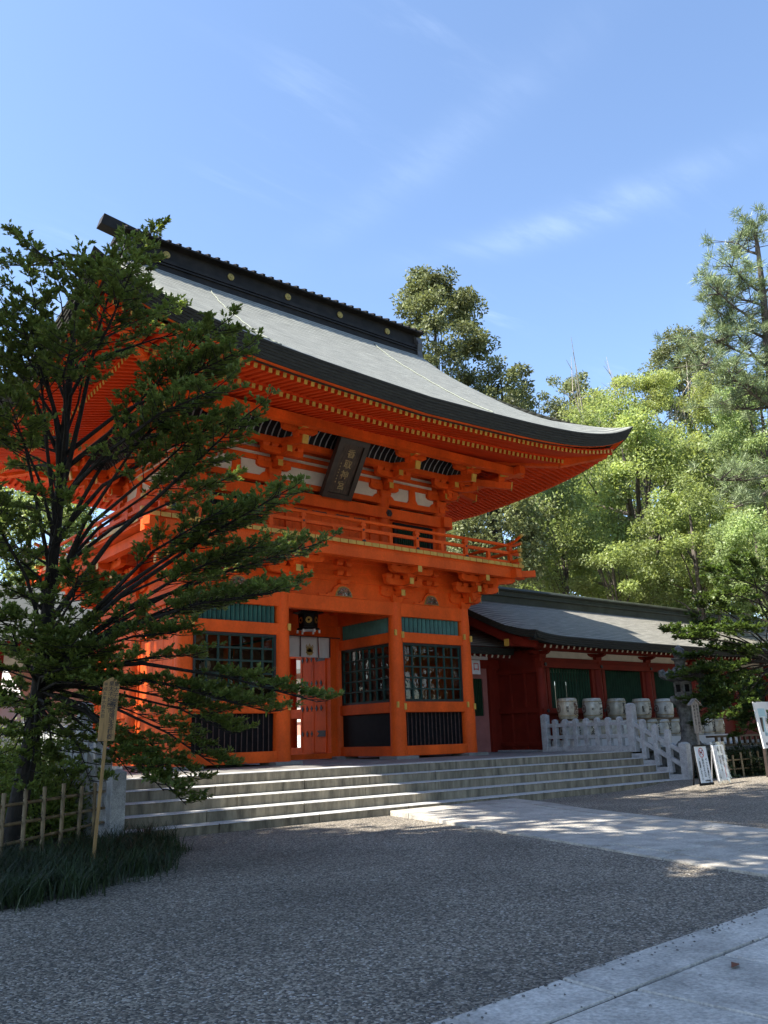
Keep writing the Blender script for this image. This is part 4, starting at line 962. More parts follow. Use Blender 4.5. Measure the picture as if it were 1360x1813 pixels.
# ------------------------------------------------------------------ red side corridors
CREAM = mat('cream_rafter_end', (.55, .48, .36), .6, .08, 6)
CFD = [0, 1, 2, 3, 3.59]; CFZ = [4.12, 4.60, 5.05, 5.52, 5.86]
def corridor(s, x1, label, bays):
    c = empty('red_corridor', (s * 8, 2.59, PL), label, 'corridor'); X = lambda x: s * x
    def LH(mb, a, b, mi=0): mb.lohi((min(X(a[0]), X(b[0])), a[1], a[2]), (max(X(a[0]), X(b[0])), b[1], b[2]), mi)
    mb = MB(); LH(mb, (7.42, 0, -.1), (x1, 5.2, PL + .045)); mb.build('podium', GRAND, c)
    cx = [7.75 + 2.76 * i for i in range(bays + 1)]
    for x in cx:
        for y in (.3, 4.88):
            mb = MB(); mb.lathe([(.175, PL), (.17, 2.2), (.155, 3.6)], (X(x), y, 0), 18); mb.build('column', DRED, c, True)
    for y, f in ((.3, -1), (4.88, 1)):
        for z0, z1, t in ((PL + .04, 1.1, .13), (1.95, 2.1, .17), (3.33, 3.50, .2), (3.51, 3.64, .13), (3.86, 4.0, .12)):
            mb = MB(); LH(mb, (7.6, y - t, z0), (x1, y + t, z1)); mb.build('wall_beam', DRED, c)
    mb = MB()
    for y in (.3, 4.88): LH(mb, (7.75, y - .04, PL), (x1, y + .04, 1.96)); 
    for x in cx[:-1]:
        for q in (x + .2, x + 2.4): LH(mb, (q, .22, 2.09), (q + .14, .38, 3.34)); LH(mb, (q, 4.8, 2.09), (q + .14, 4.96, 3.34))
    LH(mb, (7.68, .3, PL), (7.78, 4.88, 3.9))
    for yy in (.9, 1.5, 2.3, 3.3, 4.1): LH(mb, (7.6, yy - .05, PL + .05), (7.69, yy + .05, 3.3))
    for z0, z1 in ((1.02, 1.12), (2.0, 2.16), (3.2, 3.36)): LH(mb, (7.58, .3, z0), (7.7, 4.88, z1))
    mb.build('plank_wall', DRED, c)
    mb = MB(); 
    for y in (.3, 4.88): LH(mb, (7.75, y - .03, 3.63), (x1, y + .03, 4.2))
    split(mb.build('plaster_frieze', PLAST, c), 0)
    for i, x in enumerate(cx[:-1]):
        mb = MB(); mr_ = MB()
        for k in range(15):
            q = lerp(x + .36, x + 2.38, (k + .5) / 15); mb.box((X(q), .3, 2.715), (.072, .072, 1.25), rz=math.pi / 4); mr_.box((X(q + .05), 4.88, 2.715), (.07, .07, 1.25), rz=math.pi / 4)
        mb.build('slatted_window', DGREEN, c); mr_.build('slatted_window', DGREEN, c)
    for x in cx:
        for y in (.3, 4.88):
            mb = MB(); masu(mb, (X(x), y, 3.66), .3, .14)
            for sg in (-1, 1):
                mb.prism([(0, -.05), (.25, -.05), (.40, .0), (.43, .06), (0, .06)], (X(x), y, 3.78), (sg, 0, 0), (0, 0, 1), (0, 1, 0), .13)
                mb.prism([(0, -.05), (.25, -.05), (.40, .0), (.43, .06), (0, .06)], (X(x), y, 3.775), (0, sg, 0), (0, 0, 1), (1, 0, 0), .125)
            mb.build('bracket', DRED, c); mb = MB(); mb.tube([(X(x) + .02, y - .2, 3.42), (X(x) + .02, y - .235, 3.42)], .055, 8); mb.tube([(X(x) + .02, y - .17, 2.03), (X(x) + .02, y - .2, 2.03)], .055, 8); split(mb.build('nail_cover', IRON, c), 0)
    mb = MB(); n = int((x1 - 6.9) / .27)
    for i in range(n):
        x = X(6.95 + .27 * i)
        for sg in (-1, 1): mb.beam((x, YC + sg * 2.1, 4.0 + .42), (x, YC + sg * 3.24, 3.87), .075, .095, 0, 1)
    mb.build('rafter_row', [DRED, CREAM], c)
    # roof: two slopes with a rolled verge
    V0 = 6.2; xs = [V0 + .15 * i for i in range(9)] + list(np.linspace(7.6, x1 + .6, 12))
    def rz(x, d): return float(np.interp(d, CFD, CFZ)) - .16 * max(0, 1 - (x - V0) / 1.2) ** 2 * min(1, d / 1.2) + .16 * math.exp(-math.hypot(x - V0, d * 1.2) / .7)
    for sg in (-1, 1):
        rows = []; uv = []
        for d in np.linspace(0, 3.59, 19):
            rows.append([(X(x), YC + sg * (3.59 - d), rz(x, d)) for x in xs]); uv += [(x, d) for x in xs]
        roof_mesh('roof_slope', rows, c, SHINGC, uv)
        mb = MB(); Lr = []
        for k in range(4):
            Lr.append([(X(x), YC + sg * (3.59 - k * .03), rz(x, 0) - k * .06) for x in xs]); Lr.append([(X(x), YC + sg * (3.582 - k * .03), rz(x, 0) - k * .06 - .052) for x in xs])
        Lr.append([(X(x), YC + sg * 3.2, rz(x, 0) - .22) for x in xs]); mb.grid(Lr, 0)
        dv = np.linspace(0, 3.59, 16); Lr = []
        for k in range(4):
            Lr.append([(X(V0 + k * .03), YC + sg * (3.59 - d), rz(V0, d) - k * .06) for d in dv]); Lr.append([(X(V0 + .008 + k * .03), YC + sg * (3.59 - d), rz(V0, d) - k * .06 - .052) for d in dv])
        Lr.append([(X(V0 + .5), YC + sg * (3.59 - d), rz(V0, d) - .24) for d in dv]); mb.grid(Lr, 0); mb.build('eave_edge', BARK, c)
        mb = MB(); mb.grid([[(X(V0 + .25), YC + sg * (3.45 - d), rz(V0, d) - q) for d in np.linspace(0.1, 3.45, 14)] for q in (.23, .5)], 0)
        mb.grid([[(X(V0 + .33), YC + sg * (3.45 - d), rz(V0, d) - q) for d in np.linspace(0.1, 3.45, 14)] for q in (.23, .5)], 0)
        mb.grid([[(X(V0 + q), YC + sg * (3.45 - d), rz(V0, d) - .5) for d in np.linspace(0.1, 3.45, 14)] for q in (.25, .33)], 0)
        mb.grid([[(X(x), YC + sg * y, z) for x in (6.4, x1)] for y, z in ((3.3, 3.93), (2.1, 4.48), (0, 5.3))], 0)
        mb.build('soffit', DRED, c)
        mb = MB(); mb.beam((X(6.35), YC + sg * 2.29, 4.04), (X(7.8), YC + sg * 2.29, 4.04), .16, .2); mb.box((X(6.33), YC + sg * 2.29, 4.04), (.03, .17, .21), 1); mb.build('verge_purlin', [DRED, GOLD], c)
    mb = MB(); LH(mb, (6.75, YC - .36, 5.66), (x1 + .4, YC + .36, 5.9)); LH(mb, (6.72, YC - .42, 5.9), (x1 + .4, YC + .42, 5.95)); LH(mb, (6.78, YC - .3, 5.95), (x1 + .4, YC + .3, 6.1)); LH(mb, (6.74, YC - .36, 6.1), (x1 + .4, YC + .36, 6.14))
    mb.prism([(-.4, 6.14), (.4, 6.14), (.36, 6.2), (.1, 6.29), (-.1, 6.29), (-.36, 6.2)], (X((6.7 + x1 + .4) / 2), YC, 0), (0, 1, 0), (0, 0, 1), (1, 0, 0), x1 - 6.3)
    mb.build('ridge', mat('green_dark_ridge', (.03, .036, .028), .5, .25, 3), c)
    return c
corridor(1, 27.1, 'long dark red corridor with green slatted windows and bark roof, behind the barrels', 7)
# low linking porch between gate and right corridor
an = empty('entrance_porch', (6, 2, PL), 'low bark roofed porch with a faded red door, between gate and corridor', 'porch')
rows = []; uv = []
for d in np.linspace(0, 1.5, 8): rows.append([(x, 1.2 + d, 4.02 + .48 * d) for x in np.linspace(4.55, 7.66, 6)]); uv += [(x, d) for x in np.linspace(4.55, 7.66, 6)]
roof_mesh('roof_slope', rows, an, SHINGC, uv)
mb = MB()
for k in range(4): mb.lohi((4.55, 1.21 + .02 * k, 3.955 - .05 * k), (7.66, 1.6, 4.0 - .05 * k))
mb.build('eave_edge', BARK, an)
mb = MB()
for i in range(12): x = 4.7 + .26 * i; mb.beam((x, 2.2, 4.1), (x, 1.36, 3.75), .07, .09, 0, 1)
mb.build('rafter_row', [DRED, CREAM], an); mb = MB(); mb.lohi((4.5, 1.95, 3.42), (7.66, 2.1, 3.72)); mb.build('porch_beam', DRED, an)
mb = MB(); mb.lohi((4.4, 2.0, PL), (5.7, 2.1, 3.5)); mb.lohi((7.12, 1.9, PL), (7.3, 2.15, 3.5)); mb.lohi((5.6, 1.9, PL), (5.75, 2.15, 3.5)); mb.lohi((7.3, 2.0, PL), (7.66, 2.1, 3.5)); split(mb.build('porch_wall', DRED, an), 0)
PINK = mat('faded_red_paint', (.36, .14, .12), .6, .12, 2)
mb = MB(); mb.lohi((5.75, 2.0, PL), (7.12, 2.05, 1.95)); mb.lohi((5.75, 2.0, 3.1), (7.12, 2.05, 3.42)); mb.lohi((5.75, 2.0, 1.95), (5.95, 2.05, 3.1)); mb.lohi((6.92, 2.0, 1.95), (7.12, 2.05, 3.1))
for z in (1.2, 1.62, 1.9): mb.lohi((5.8, 1.985, z), (7.08, 2.0, z + .05))
dr = mb.build('door', PINK, an); mb = MB()
for i in range(12): x = lerp(5.97, 6.9, (i + .5) / 12); mb.box((x, 2.02, 2.525), (.055, .03, 1.15))
mb.lohi((5.95, 2.04, 1.95), (6.92, 2.06, 3.1)); mb.build('door_window', DGREEN, dr)
es = empty('entrance_sign', (6.35, 1.85, 3.45), 'white board with red lettering hung in the porch, half hidden by the gate corner column', 'sign')
mb = MB(); mb.lohi((5.98, 1.845, 3.22), (6.7, 1.87, 3.66)); mb.build('board', WHITE, es); mb = MB(); mb.lohi((6.3, 1.84, 3.68), (7.05, 1.88, 3.78)); mb.build('batten', WHITE, es)
for i, ch in enumerate('入口'): text_part('lettering', ch, .27, REDINK, es, (6.2 + .32 * i, 1.843, 3.44), (1, 0, 0), (0, 0, 1))
# ------------------------------------------------------------------ stone balustrades beside the steps
def balustrade(s, label):
    b = empty('stone_balustrade', (s * 7.15, -2.6, PL), label, 'balustrade', 'stone balustrades flanking the steps')
    x = 7.16 if s > 0 else -7.48
    def post(y, z0, h, w_):
        mb = MB(); mb.lohi((x - w_ / 2, y - w_ / 2, z0), (x + w_ / 2, y + w_ / 2, z0 + h)); mb.box((x, y, z0 + h + .02), (w_, w_, .04), top=.45); mb.build('post', GRAN2, b, bevel=.006)
    post(-.25, PL, 1.02, .19)
    for i in range(1, 8): post(-.25 - .375 * i, PL, .86, .135)
    post(-3.27, PL - .02, 1.22, .2)
    for k in range(1, 4): post(PE - TT * k - .02, PL - TH * k - .02, .93 + .03 * k, .135)
    post(PE - TT * 4 - .1, 0, 1.02, .21)
    mb = MB()
    for z in (1.20, 1.53): mb.lohi((x - .045, -3.2, z), (x + .045, -.2, z + .1))
    mb.lohi((x - .08, -3.2, PL - .02), (x + .08, -.2, PL + .14)); mb.build('rail', GRAN2, b)
    mb = MB(); y0, y1 = -3.3, PE - TT * 4 - .1
    for z0, z1 in ((1.56, .78), (1.22, .45)): mb.beam((x, y0, z0), (x, y1, z1), .09, .1)
    for k in range(4): mb.lohi((x - .09, PE - TT * (k + 1), -.1), (x + .09, PE - TT * k, PL - TH * (k + 1) + .11))
    mb.build('sloping_rail', GRAN2, b)
GRAN2 = mat('pale_balustrade_granite', (.38, .385, .39), .7, .14, 6, .15, 120, fine=.3, fscale=80)
balustrade(1, 'pale granite balustrade at the barrel end of the steps'); balustrade(-1, 'granite balustrade at the tree end of the steps, behind the bamboo fence')
# ------------------------------------------------------------------ sake barrels on a draped stand
tb = empty('barrel_stand', (11.5, -.75, 0), 'long stand under the straw barrels, draped in white cloth with faint blue waves', 'stand')
mb = MB(); mb.lohi((7.35, -1.12, 1.09), (16.4, -.3, 1.15)); mb.lohi((7.5, -.95, 1.70), (16.2, -.42, 1.745)); 
for x in np.linspace(7.6, 16.1, 8): mb.lohi((x - .04, -.36, 1.15), (x + .04, -.3, 1.70)); mb.lohi((x - .04, -.9, 0), (x + .04, -.4, 1.09))
mb.build('shelf', WOOD, tb)
mb = MB(); n = 90; rows = []
for z in (1.158, .9, .6, .2): rows.append([(lerp(7.34, 16.4, i / n), -1.135 + .012 * math.sin(i * 1.7) * (1.2 - z), z) for i in range(n + 1)])
mb.grid([[(x, -.3, 1.16) for x, y, z in rows[0]]] + rows); mb.grid([[(7.33, y, z) for y in (-1.13, -.3)] for z in (1.158, .2)])
dp = mb.build('drape', CLOTH, tb); mb = MB()
for k in range(14):
    pts = [(7.45 + k * .63 + .5 * i / 8, -1.152, .78 + .12 * math.sin(i / 8 * math.pi) + (.06 if k % 2 else 0)) for i in range(9)]; mb.tube(pts, .012, 4)
mb.build('wave_pattern', mat('faint_blue', (.30, .40, .50), .9), dp)
BW = [('香取', '純米'), ('仁勇', '叶'), ('不動', ''), ('旦催', '醸造'), ('', '正宗'), ('梅一輪', '')]
LW = ['東薫', '大吟', '叶', '仁勇', '叶', '叶', '正宗', '甲子', '東魁', 'ひと', '祝', '飛鶴', '寿', '鶴']
PLAS = bpy.data.materials.new('clear_wrap_sheen'); 
def barrel(loc, words, label, r, h, rzz, tone, mark=None):
    b = empty('straw_barrel', loc, label, 'barrel', 'straw wrapped barrels on the draped stand', rzz)
    M_ = mat('barrel_wrap_%d' % tone, [(.42, .40, .33), (.40, .35, .26), (.46, .45, .40), (.30, .28, .22)][tone], .35, .16, 7, .35, 22, coat=.5)
    mb = MB(); mb.lathe([(r * .84, 0), (r * .93, .03), (r, h * .3), (r * 1.02, h * .5), (r, h * .72), (r * .95, h * .93), (r * .86, h), (r * .3, h + .015)], (0, 0, 0), 20); mb.build('body', M_, b, True, world=False)
    mb = MB()
    for z, q in ((h * .16, .985), (h * .84, .985)): mb.lathe([(r * q, z - .012), (r * q + .016, z), (r * q, z + .012)], (0, 0, 0), 20)
    split(mb.build('rope', mat('straw_rope', (.36, .28, .15), .9, .2, 20), b, True, world=False), 0)
    if words[0]: text_part('brand_lettering', words[0], min(.2, .42 / len(words[0])), INK if tone != 1 else mat('brown_ink', (.10, .04, .02), .7), b, (.10, -r * 1.02 + .018, h * .46), (1, 0, 0), (0, 0, 1), vertical=True, lead=.85, bend=None, world=False)
    if words[1]: text_part('side_lettering', words[1], .1, INK, b, (-.13, -r * 1.0 + .02, h * .45), (1, 0, 0), (0, 0, 1), vertical=True, lead=.9, world=False)
    mb = MB(); mb.tube([(-r * .995, -.02, h * .5), (-r * 1.035, -.02, h * .5)], .12, 14); mb.tube([(-r * .995, -.02, h * .5), (-r * 1.037, -.02, h * .5)], .095, 14, 1); mb.tube([(-r * .99, -.02, h * .5), (-r * 1.04, -.02, h * .5)], .05, 10)
    mb.build('round_mark', [mat('faded_brown_ink', (.16, .10, .07), .7), M_], b, world=False)
UL = ['upper straw barrel nearest the gate, with a faded orange side', 'upper straw barrel second from the gate, marked with two bold black characters', 'third upper straw barrel from the gate, under the second green window', 'fourth upper straw barrel from the gate, behind the tall balustrade post', 'fifth upper straw barrel from the gate, with a plain unlettered face', 'upper straw barrel beside the stone lantern, last of its row']
for i, x in enumerate((7.66, 8.82, 10.02, 11.33, 12.58, 13.84)):
    barrel((x, -.72, 1.75), BW[i], UL[i], .295, .60, R((-24, -22, -26, -20, -24, -24)[i]), (1, 0, 3, 0, 2, 3)[i])
ORD = ['first', 'second', 'third', 'fourth', 'fifth', 'sixth', 'seventh', 'eighth', 'ninth', 'tenth', 'eleventh', 'twelfth', 'thirteenth', 'fourteenth']
for i in range(13):
    barrel((7.62 + .655 * i, -.78, 1.155), (LW[i], ''), 'lower row straw barrel on the draped stand, %s counted from the gate' % ORD[i], .285, .54, R(-22 + (i * 7) % 5), (2, 0, 3, 0, 2, 1, 0)[i % 7])
# ------------------------------------------------------------------ raised bed, lantern, signs at the right
mb = MB(); mb.lohi((7.4, -4.55, -.1), (22, -1.2, .78)); mb.lohi((7.38, -4.6, .78), (22, -4.25, .87)); rw = mb.build('retaining_wall', OLDST); tag(rw, 'low weathered stone retaining wall under the stone lantern and layered tree', 'wall')
mb = MB(); mb.lohi((7.41, -4.24, .78), (22, -1.19, .84)); tag(mb.build('bed_soil', SOIL), kind='structure')
ln = empty('stone_lantern', (9.0, -3.75, .84), 'tall weathered stone lantern with curled roof corners, between the barrels and the tree', 'stone lantern')
o = (9.0, -3.75, 0)
mb = MB(); mb.lathe([(.50, .80), (.48, .92), (.36, 1.0), (.33, 1.06)], o, 6); mb.build('base', OLDST, ln, bevel=.02)
mb = MB(); mb.lathe([(.25, 1.06), (.21, 1.12), (.19, 1.4), (.205, 1.5), (.19, 1.6), (.20, 1.92), (.24, 1.98)], o, 18); mb.build('shaft', OLDST, ln, True)
mb = MB(); mb.lathe([(.24, 1.98), (.40, 2.10), (.42, 2.13), (.42, 2.25), (.3, 2.28)], o, 6); mb.build('platform', OLDST, ln, bevel=.015)
mb = MB(); mb.lathe([(.26, 2.28), (.27, 2.66)], o, 6); fb = mb.build('fire_box', OLDST, ln, bevel=.01); mb = MB()
for k in range(6):
    a = 2 * math.pi * (k + 1) / 6; d = Vector((math.cos(a), math.sin(a), 0)); mb.box(Vector(o) + d * .232 + Vector((0, 0, 2.47)), (.02, .12, .2), rz=a)
mb.build('window_opening', BLACK, fb)
mb = MB(); mb.lathe([(.30, 2.66), (.50, 2.72), (.53, 2.80), (.40, 2.88), (.28, 2.98), (.2, 3.06), (.15, 3.08)], o, 6)
for k in range(6):
    a = 2 * math.pi * (k + .5) / 6; d = Vector((math.cos(a), math.sin(a), 0)); c = Vector(o)
    pts = [c + d * r_ + Vector((0, 0, z)) for r_, z in ((.3, 2.95), (.42, 2.86), (.52, 2.80), (.6, 2.84), (.61, 2.93), (.55, 2.95), (.53, 2.9))]; mb.tube(pts, [.06, .075, .085, .085, .075, .06, .04], 8)
mb.build('lantern_roof', OLDST, ln, True)
mb = MB(); mb.lathe([(.14, 3.07), (.15, 3.2), (.17, 3.24), (.23, 3.27), (.22, 3.31), (.13, 3.33), (.16, 3.38), (.18, 3.46), (.15, 3.55), (.07, 3.61), (.03, 3.66), (.01, 3.67)], o, 18); mb.build('finial', OLDST, ln, True)
def sign_panel(name, base, top, wd, label, cat, build):
    e = empty(name, base, label, cat); b = Vector(base); t = Vector(top); u = (t - b).normalized(); x = Vector((1, 0, 0)); n = x.cross(u).normalized(); H = (t - b).length
    build(e, b, x, u, n, H, wd); return e
def pbox(mb, b, x, u, n, a0, a1, h0, h1, d0, d1, mi=0):
    vs = [b + x * a + u * h + n * d for d in (d0, d1) for a, h in ((a0, h0), (a1, h0), (a1, h1), (a0, h1))]
    mb.add(vs, [(0, 3, 2, 1), (4, 5, 6, 7), (0, 1, 5, 4), (1, 2, 6, 5), (2, 3, 7, 6), (3, 0, 4, 7)], mi)
def vcol(e, name, s, size, m, b, x, u, n, a, htop, pitch):
    text_part(name, s, size, m, e, b + x * a + u * (htop - pitch * len(s) / 2) + n * .012, x, u, vertical=True, lead=pitch / size, th=.001)
def dog_sign(e, b, x, u, n, H, wd):
    mb = MB(); pbox(mb, b, x, u, n, -wd / 2, wd / 2, .04, H - .03, -.015, .01); mb.build('panel', WHITE, e)
    mb = MB(); pbox(mb, b, x, u, n, -wd / 2 - .01, wd / 2 + .01, -.01, .045, -.04, .03); pbox(mb, b, x, u, n, -wd / 2 - .01, wd / 2 + .01, H - .035, H, -.03, .025)
    for s in (-1, 1): pbox(mb, b, x, u, n, s * wd / 2 - .012, s * wd / 2 + .012, .045, H - .035, -.03, .005); mb.beam(b + x * s * wd * .45 + u * (H - .05) - n * .03, b + x * s * wd * .45 + Vector((0, .20, .0)), .02, .025)
    mb.build('frame', BLACK, e)
    c = b + u * (H * .80) + n * .012; r = .105; mb = MB(); k = 28
    ring = [[c + (x * math.cos(2 * math.pi * i / k) + u * math.sin(2 * math.pi * i / k)) * rr for i in range(k + 1)] for rr in (r, r - .017)]; mb.grid(ring)
    d = (x - u).normalized(); e2 = (x + u).normalized(); mb.add([c - d * r * .93 - e2 * .008 + n * .003, c + d * r * .93 - e2 * .008 + n * .003, c + d * r * .93 + e2 * .008 + n * .003, c - d * r * .93 + e2 * .008 + n * .003], [(0, 1, 2, 3)])
    mb.build('prohibition_ring', REDINK, e)
    dog = [(-.062, -.05), (-.045, -.05), (-.04, -.012), (.018, -.012), (.02, -.05), (.036, -.05), (.036, .012), (.045, .03), (.066, .03), (.068, .048), (.048, .062), (.035, .058), (.028, .03), (.015, .018), (-.045, .018), (-.066, .05), (-.072, .045), (-.056, .005)]
    mb = MB(); mb.prism(dog, c + n * .001, x, u, n, .002); mb.build('dog_pictogram', INK, e)
    for s, a in (('ペットを連れての', .135), ('境内の立入は', 0), ('ご遠慮ください', -.135)): vcol(e, 'lettering', s, .074, INK, b, x, u, n, a, H * .655, .066)
    text_part('small_lettering', '㊪香取神宮', .04, INK, e, b + u * .085 + n * .012 + x * .05, x, u, th=.001)
sign_panel('notice_sign', (5.12, -6.5, .185), (5.12, -6.42, 1.03), .46, 'white standing notice with black frame and a crossed-out dog', 'sign', dog_sign)
def photo_sign(e, b, x, u, n, H, wd):
    mb = MB(); pbox(mb, b, x, u, n, -wd / 2, wd / 2, .03, H - .02, -.015, .01); mb.build('panel', WHITE, e)
    mb = MB()
    for s in (-1, 1): pbox(mb, b, x, u, n, s * wd / 2 - .012, s * wd / 2 + .012, 0, H, -.035, -.016); mb.beam(b + x * s * wd * .45 + u * (H - .05) - n * .03, b + x * s * wd * .45 + Vector((0, .20, 0)), .02, .025)
    mb.build('frame', mat('grey_aluminium', (.35, .35, .36), .4, .1, 8, metal=.6), e)
    s1 = '境内での営業の'; vcol(e, 'lettering', s1, .072, INK, b, x, u, n, .10, H * .94, .064)
    vcol(e, 'red_lettering', '写真撮影', .072, REDINK, b, x, u, n, .10, H * .94 - .064 * 7, .064); vcol(e, 'lettering', 'は', .072, INK, b, x, u, n, .10, H * .94 - .064 * 11, .064)
    vcol(e, 'lettering', 'お断りしております', .072, INK, b, x, u, n, -.03, H * .94, .062); vcol(e, 'small_lettering', '(特にカメラマン等)', .05, INK, b, x, u, n, -.15, H * .62, .05)
    g = bpy.data.materials.get('clear_plastic') or bpy.data.materials.new('clear_plastic'); g.use_nodes = True; nt = g.node_tree; nt.nodes.clear(); o_ = nt.nodes.new('ShaderNodeOutputMaterial'); t = nt.nodes.new('ShaderNodeBsdfTransparent'); q = nt.nodes.new('ShaderNodeBsdfGlossy'); q.inputs['Roughness'].default_value = .12; m_ = nt.nodes.new('ShaderNodeMixShader'); m_.inputs['Fac'].default_value = .16
    nt.links.new(t.outputs[0], m_.inputs[1]); nt.links.new(q.outputs[0], m_.inputs[2]); nt.links.new(m_.outputs[0], o_.inputs['Surface'])
    mb = MB(); rr = random.Random(4); rows = []
    for j in range(10):
        h = lerp(-.03, H + .05, j / 9); row = []
        for i in range(15):
            a = 2 * math.pi * i / 14; row.append(b + x * (math.cos(a) * (wd / 2 + .05 + rr.uniform(-.012, .02))) + n * (math.sin(a) * .07 + rr.uniform(-.015, .015)) + u * h)
        row[-1] = row[0]; rows.append(row)
    mb.grid(rows); mb.build('plastic_cover', g, e)
sign_panel('notice_sign', (6.2, -6.3, .19), (6.2, -6.22, 1.02), .46, 'white notice with a red word, wrapped in clear plastic beside the dog sign', 'sign', photo_sign)
def plain_post(name, base, h0, h1, wd, tilt, label, words, matw, roof, texts, yaw=0, pw=.05):
    e = empty(name, base, label, 'sign'); b = Vector(base); x = Vector((math.cos(yaw), math.sin(yaw), 0)); u = Vector((tilt, 0, 1)).normalized(); n = x.cross(u).normalized()
    mb = MB(); pbox(mb, b, x, u, n, -pw / 2, pw / 2, -.1, h1 - .05, -.05, -.01); mb.build('post', matw, e)
    mb = MB(); pts = [(-wd / 2, h0), (wd / 2, h0), (wd / 2, h1), (0, h1 + wd * .3), (-wd / 2, h1)]; mb.prism(pts, b, x, u, n, .022); mb.build('board', matw, e)
    if roof:
        mb = MB()
        for s in (-1, 1): mb.beam(b + u * (h1 + wd * .36) , b + u * (h1 - .05) + x * s * (wd / 2 + .09), .12, .022)
        mb.build('little_roof', matw, e)
    for s, size, a, ht, pitch in texts: vcol(e, 'lettering', s, size, INK, b, x, u, n, a, ht, pitch)
    return e
WEATH = mat('bleached_plank', (.24, .22, .20), .75, .25, 4, .3, 40, stretch=(8, 8, .7))
plain_post('wooden_signpost', (7.5, -5.0, .16), 1.1, 1.84, .32, -.03, 'grey wooden signpost with a little gabled roof, behind the dog sign', None, WEATH, True, [('香取の杜と神幸祭', .075, .07, 1.82, .085), ('御神木の由来', .075, -.06, 1.80, .085)])
HONEY = mat('honey_plank', (.30, .175, .055), .55, .2, 4, .15, 40, stretch=(8, 8, .7))
sb = at(163, 1548, 2, 0.0); st_ = at(181, 1198, 1, sb.y).z; sb0 = at(173, 1312, 1, sb.y).z; sw = (at(192, 1260, 1, sb.y) - at(164, 1260, 1, sb.y)).length; sh = st_ - sb0
sgn = plain_post('wooden_signpost', tuple(sb), sb0, st_ - sw * .3, sw, .05, 'yellow wooden tree dedication sign on a slim post in the grass', None, HONEY, False, [('皇太子殿下', sh * .085, sw * .32, st_ - sw * .28, sh * .09), ('皇太子妃殿下', sh * .08, -.0, st_ - sw * .25, sh * .085), ('御成婚記念植樹', sh * .09, sw * .2, lerp(st_, sb0, .40), sh * .083), ('平成五年六月九日', sh * .065, -sw * .34, st_ - sw * .35, sh * .07)], yaw=R(-14), pw=sw * .19)
mp_ = empty('map_board', (9.2, -6.3, .16), 'white precinct map board with pale blue areas, above the low bamboo fence', 'board')
b = Vector((9.1, -6.1, .85)); x = Vector((1, 0, 0)); u = Vector((-.03, .10, 1)).normalized(); n = x.cross(u).normalized()
mb = MB(); pbox(mb, b, x, u, n, -.55, 1.0, 0, 1.15, -.03, .0); mb.build('board', WHITE, mp_)
mb = MB()
for a, h, c, d in ((-.42, .78, .34, .2), (-.34, .3, .1, .46), (-.34, .3, 1.0, .08), (.2, .5, .3, .3)): pbox(mb, b, x, u, n, a, a + c, h, h + d, .0, .004)
mb.build('pale_blue_area', mat('pale_blue_print', (.36, .55, .62), .5, .03), mp_)
text_part('lettering', '●香取神宮', .09, INK, mp_, b + u * .1 - x * .2 + n * .004, x, u, th=.001)
mb = MB()
for a in (-.4, .85): mb.lohi((9.1 + a - .04, -6.06, .1), (9.1 + a + .04, -5.99, 1.6))
split(mb.build('leg', DWOOD, mp_), 0)
rk = empty('low_wooden_rack', (10.6, -4.1, .84), 'low dark wooden slatted rack on the stone wall, under the layered tree', 'rack'); mb = MB()
mb.lohi((9.6, -4.2, 1.12), (13.2, -3.9, 1.17)); mb.lohi((9.6, -4.2, .87), (13.2, -4.15, .93))
for i in range(12): mb.lohi((9.65 + .3 * i, -4.19, .87), (9.71 + .3 * i, -4.13, 1.12))
mb.build('rack_frame', WOOD, rk)
# ------------------------------------------------------------------ bamboo fences
def bamboo(mb, p0, p1, r):
    p0 = Vector(p0); p1 = Vector(p1); Lb = (p1 - p0).length; n = max(1, int(Lb / .26)); pts = []; rad = []
    for i in range(n + 1):
        t = i / n
        if 0 < i < n: 
            for dt, k in ((-.012, 1.0), (-.004, 1.18), (.004, 1.18), (.012, 1.0)): pts.append(p0.lerp(p1, t + dt / Lb * .6)); rad.append(r * k)
        else: pts.append(p0.lerp(p1, t)); rad.append(r)
    mb.tube(pts, rad, 9)
def bamboo_fence(label, line, posts, h, rails_, lean=.02):
    e = empty('bamboo_fence', (*line[0], 0), label, 'bamboo fence')
    a = Vector((*line[0], 0)); b = Vector((*line[-1], 0)); d = (b - a); nrm = Vector((-d.y, d.x, 0)).normalized()
    for i in range(posts):
        t = i / (posts - 1); p = a.lerp(b, t); p.z = gz(p.x, p.y) - .05; mb = MB(); q = p + Vector((rnd.uniform(-lean, lean), rnd.uniform(-lean, lean), h + rnd.uniform(-.04, .05))); bamboo(mb, p, q, .026); po = mb.build('post', BAMB, e, True)
        mb = MB()
        for z in rails_:
            c = p + (q - p) * ((z + .05) / h)
            for k in (-.02, 0.02): mb.tube([c + nrm * .05 + d.normalized() * .035 + Vector((0, 0, k - .03)), c + nrm * .02 + Vector((0, 0, k)), c - nrm * .032 + Vector((0, 0, k + .01)), c + nrm * .05 - d.normalized() * .035 + Vector((0, 0, k + .03))], .006, 4)
        split(mb.build('twine_knot', TWINE, po), .004)
    for z in rails_:
        mb = MB(); z0 = gz(a.x, a.y); bamboo(mb, a + nrm * .045 + Vector((0, 0, z0 + z)) - d * .04, b + nrm * .045 + Vector((0, 0, z0 + z + rnd.uniform(-.02, .02))) + d * .03, .02); mb.build('rail', BAMB, e, True)
bamboo_fence('tied bamboo lattice fence standing in the grass before the airy tree', [(-9.75, -6.6), (-7.42, -4.35)], 8, .92, (.28, .50, .72))
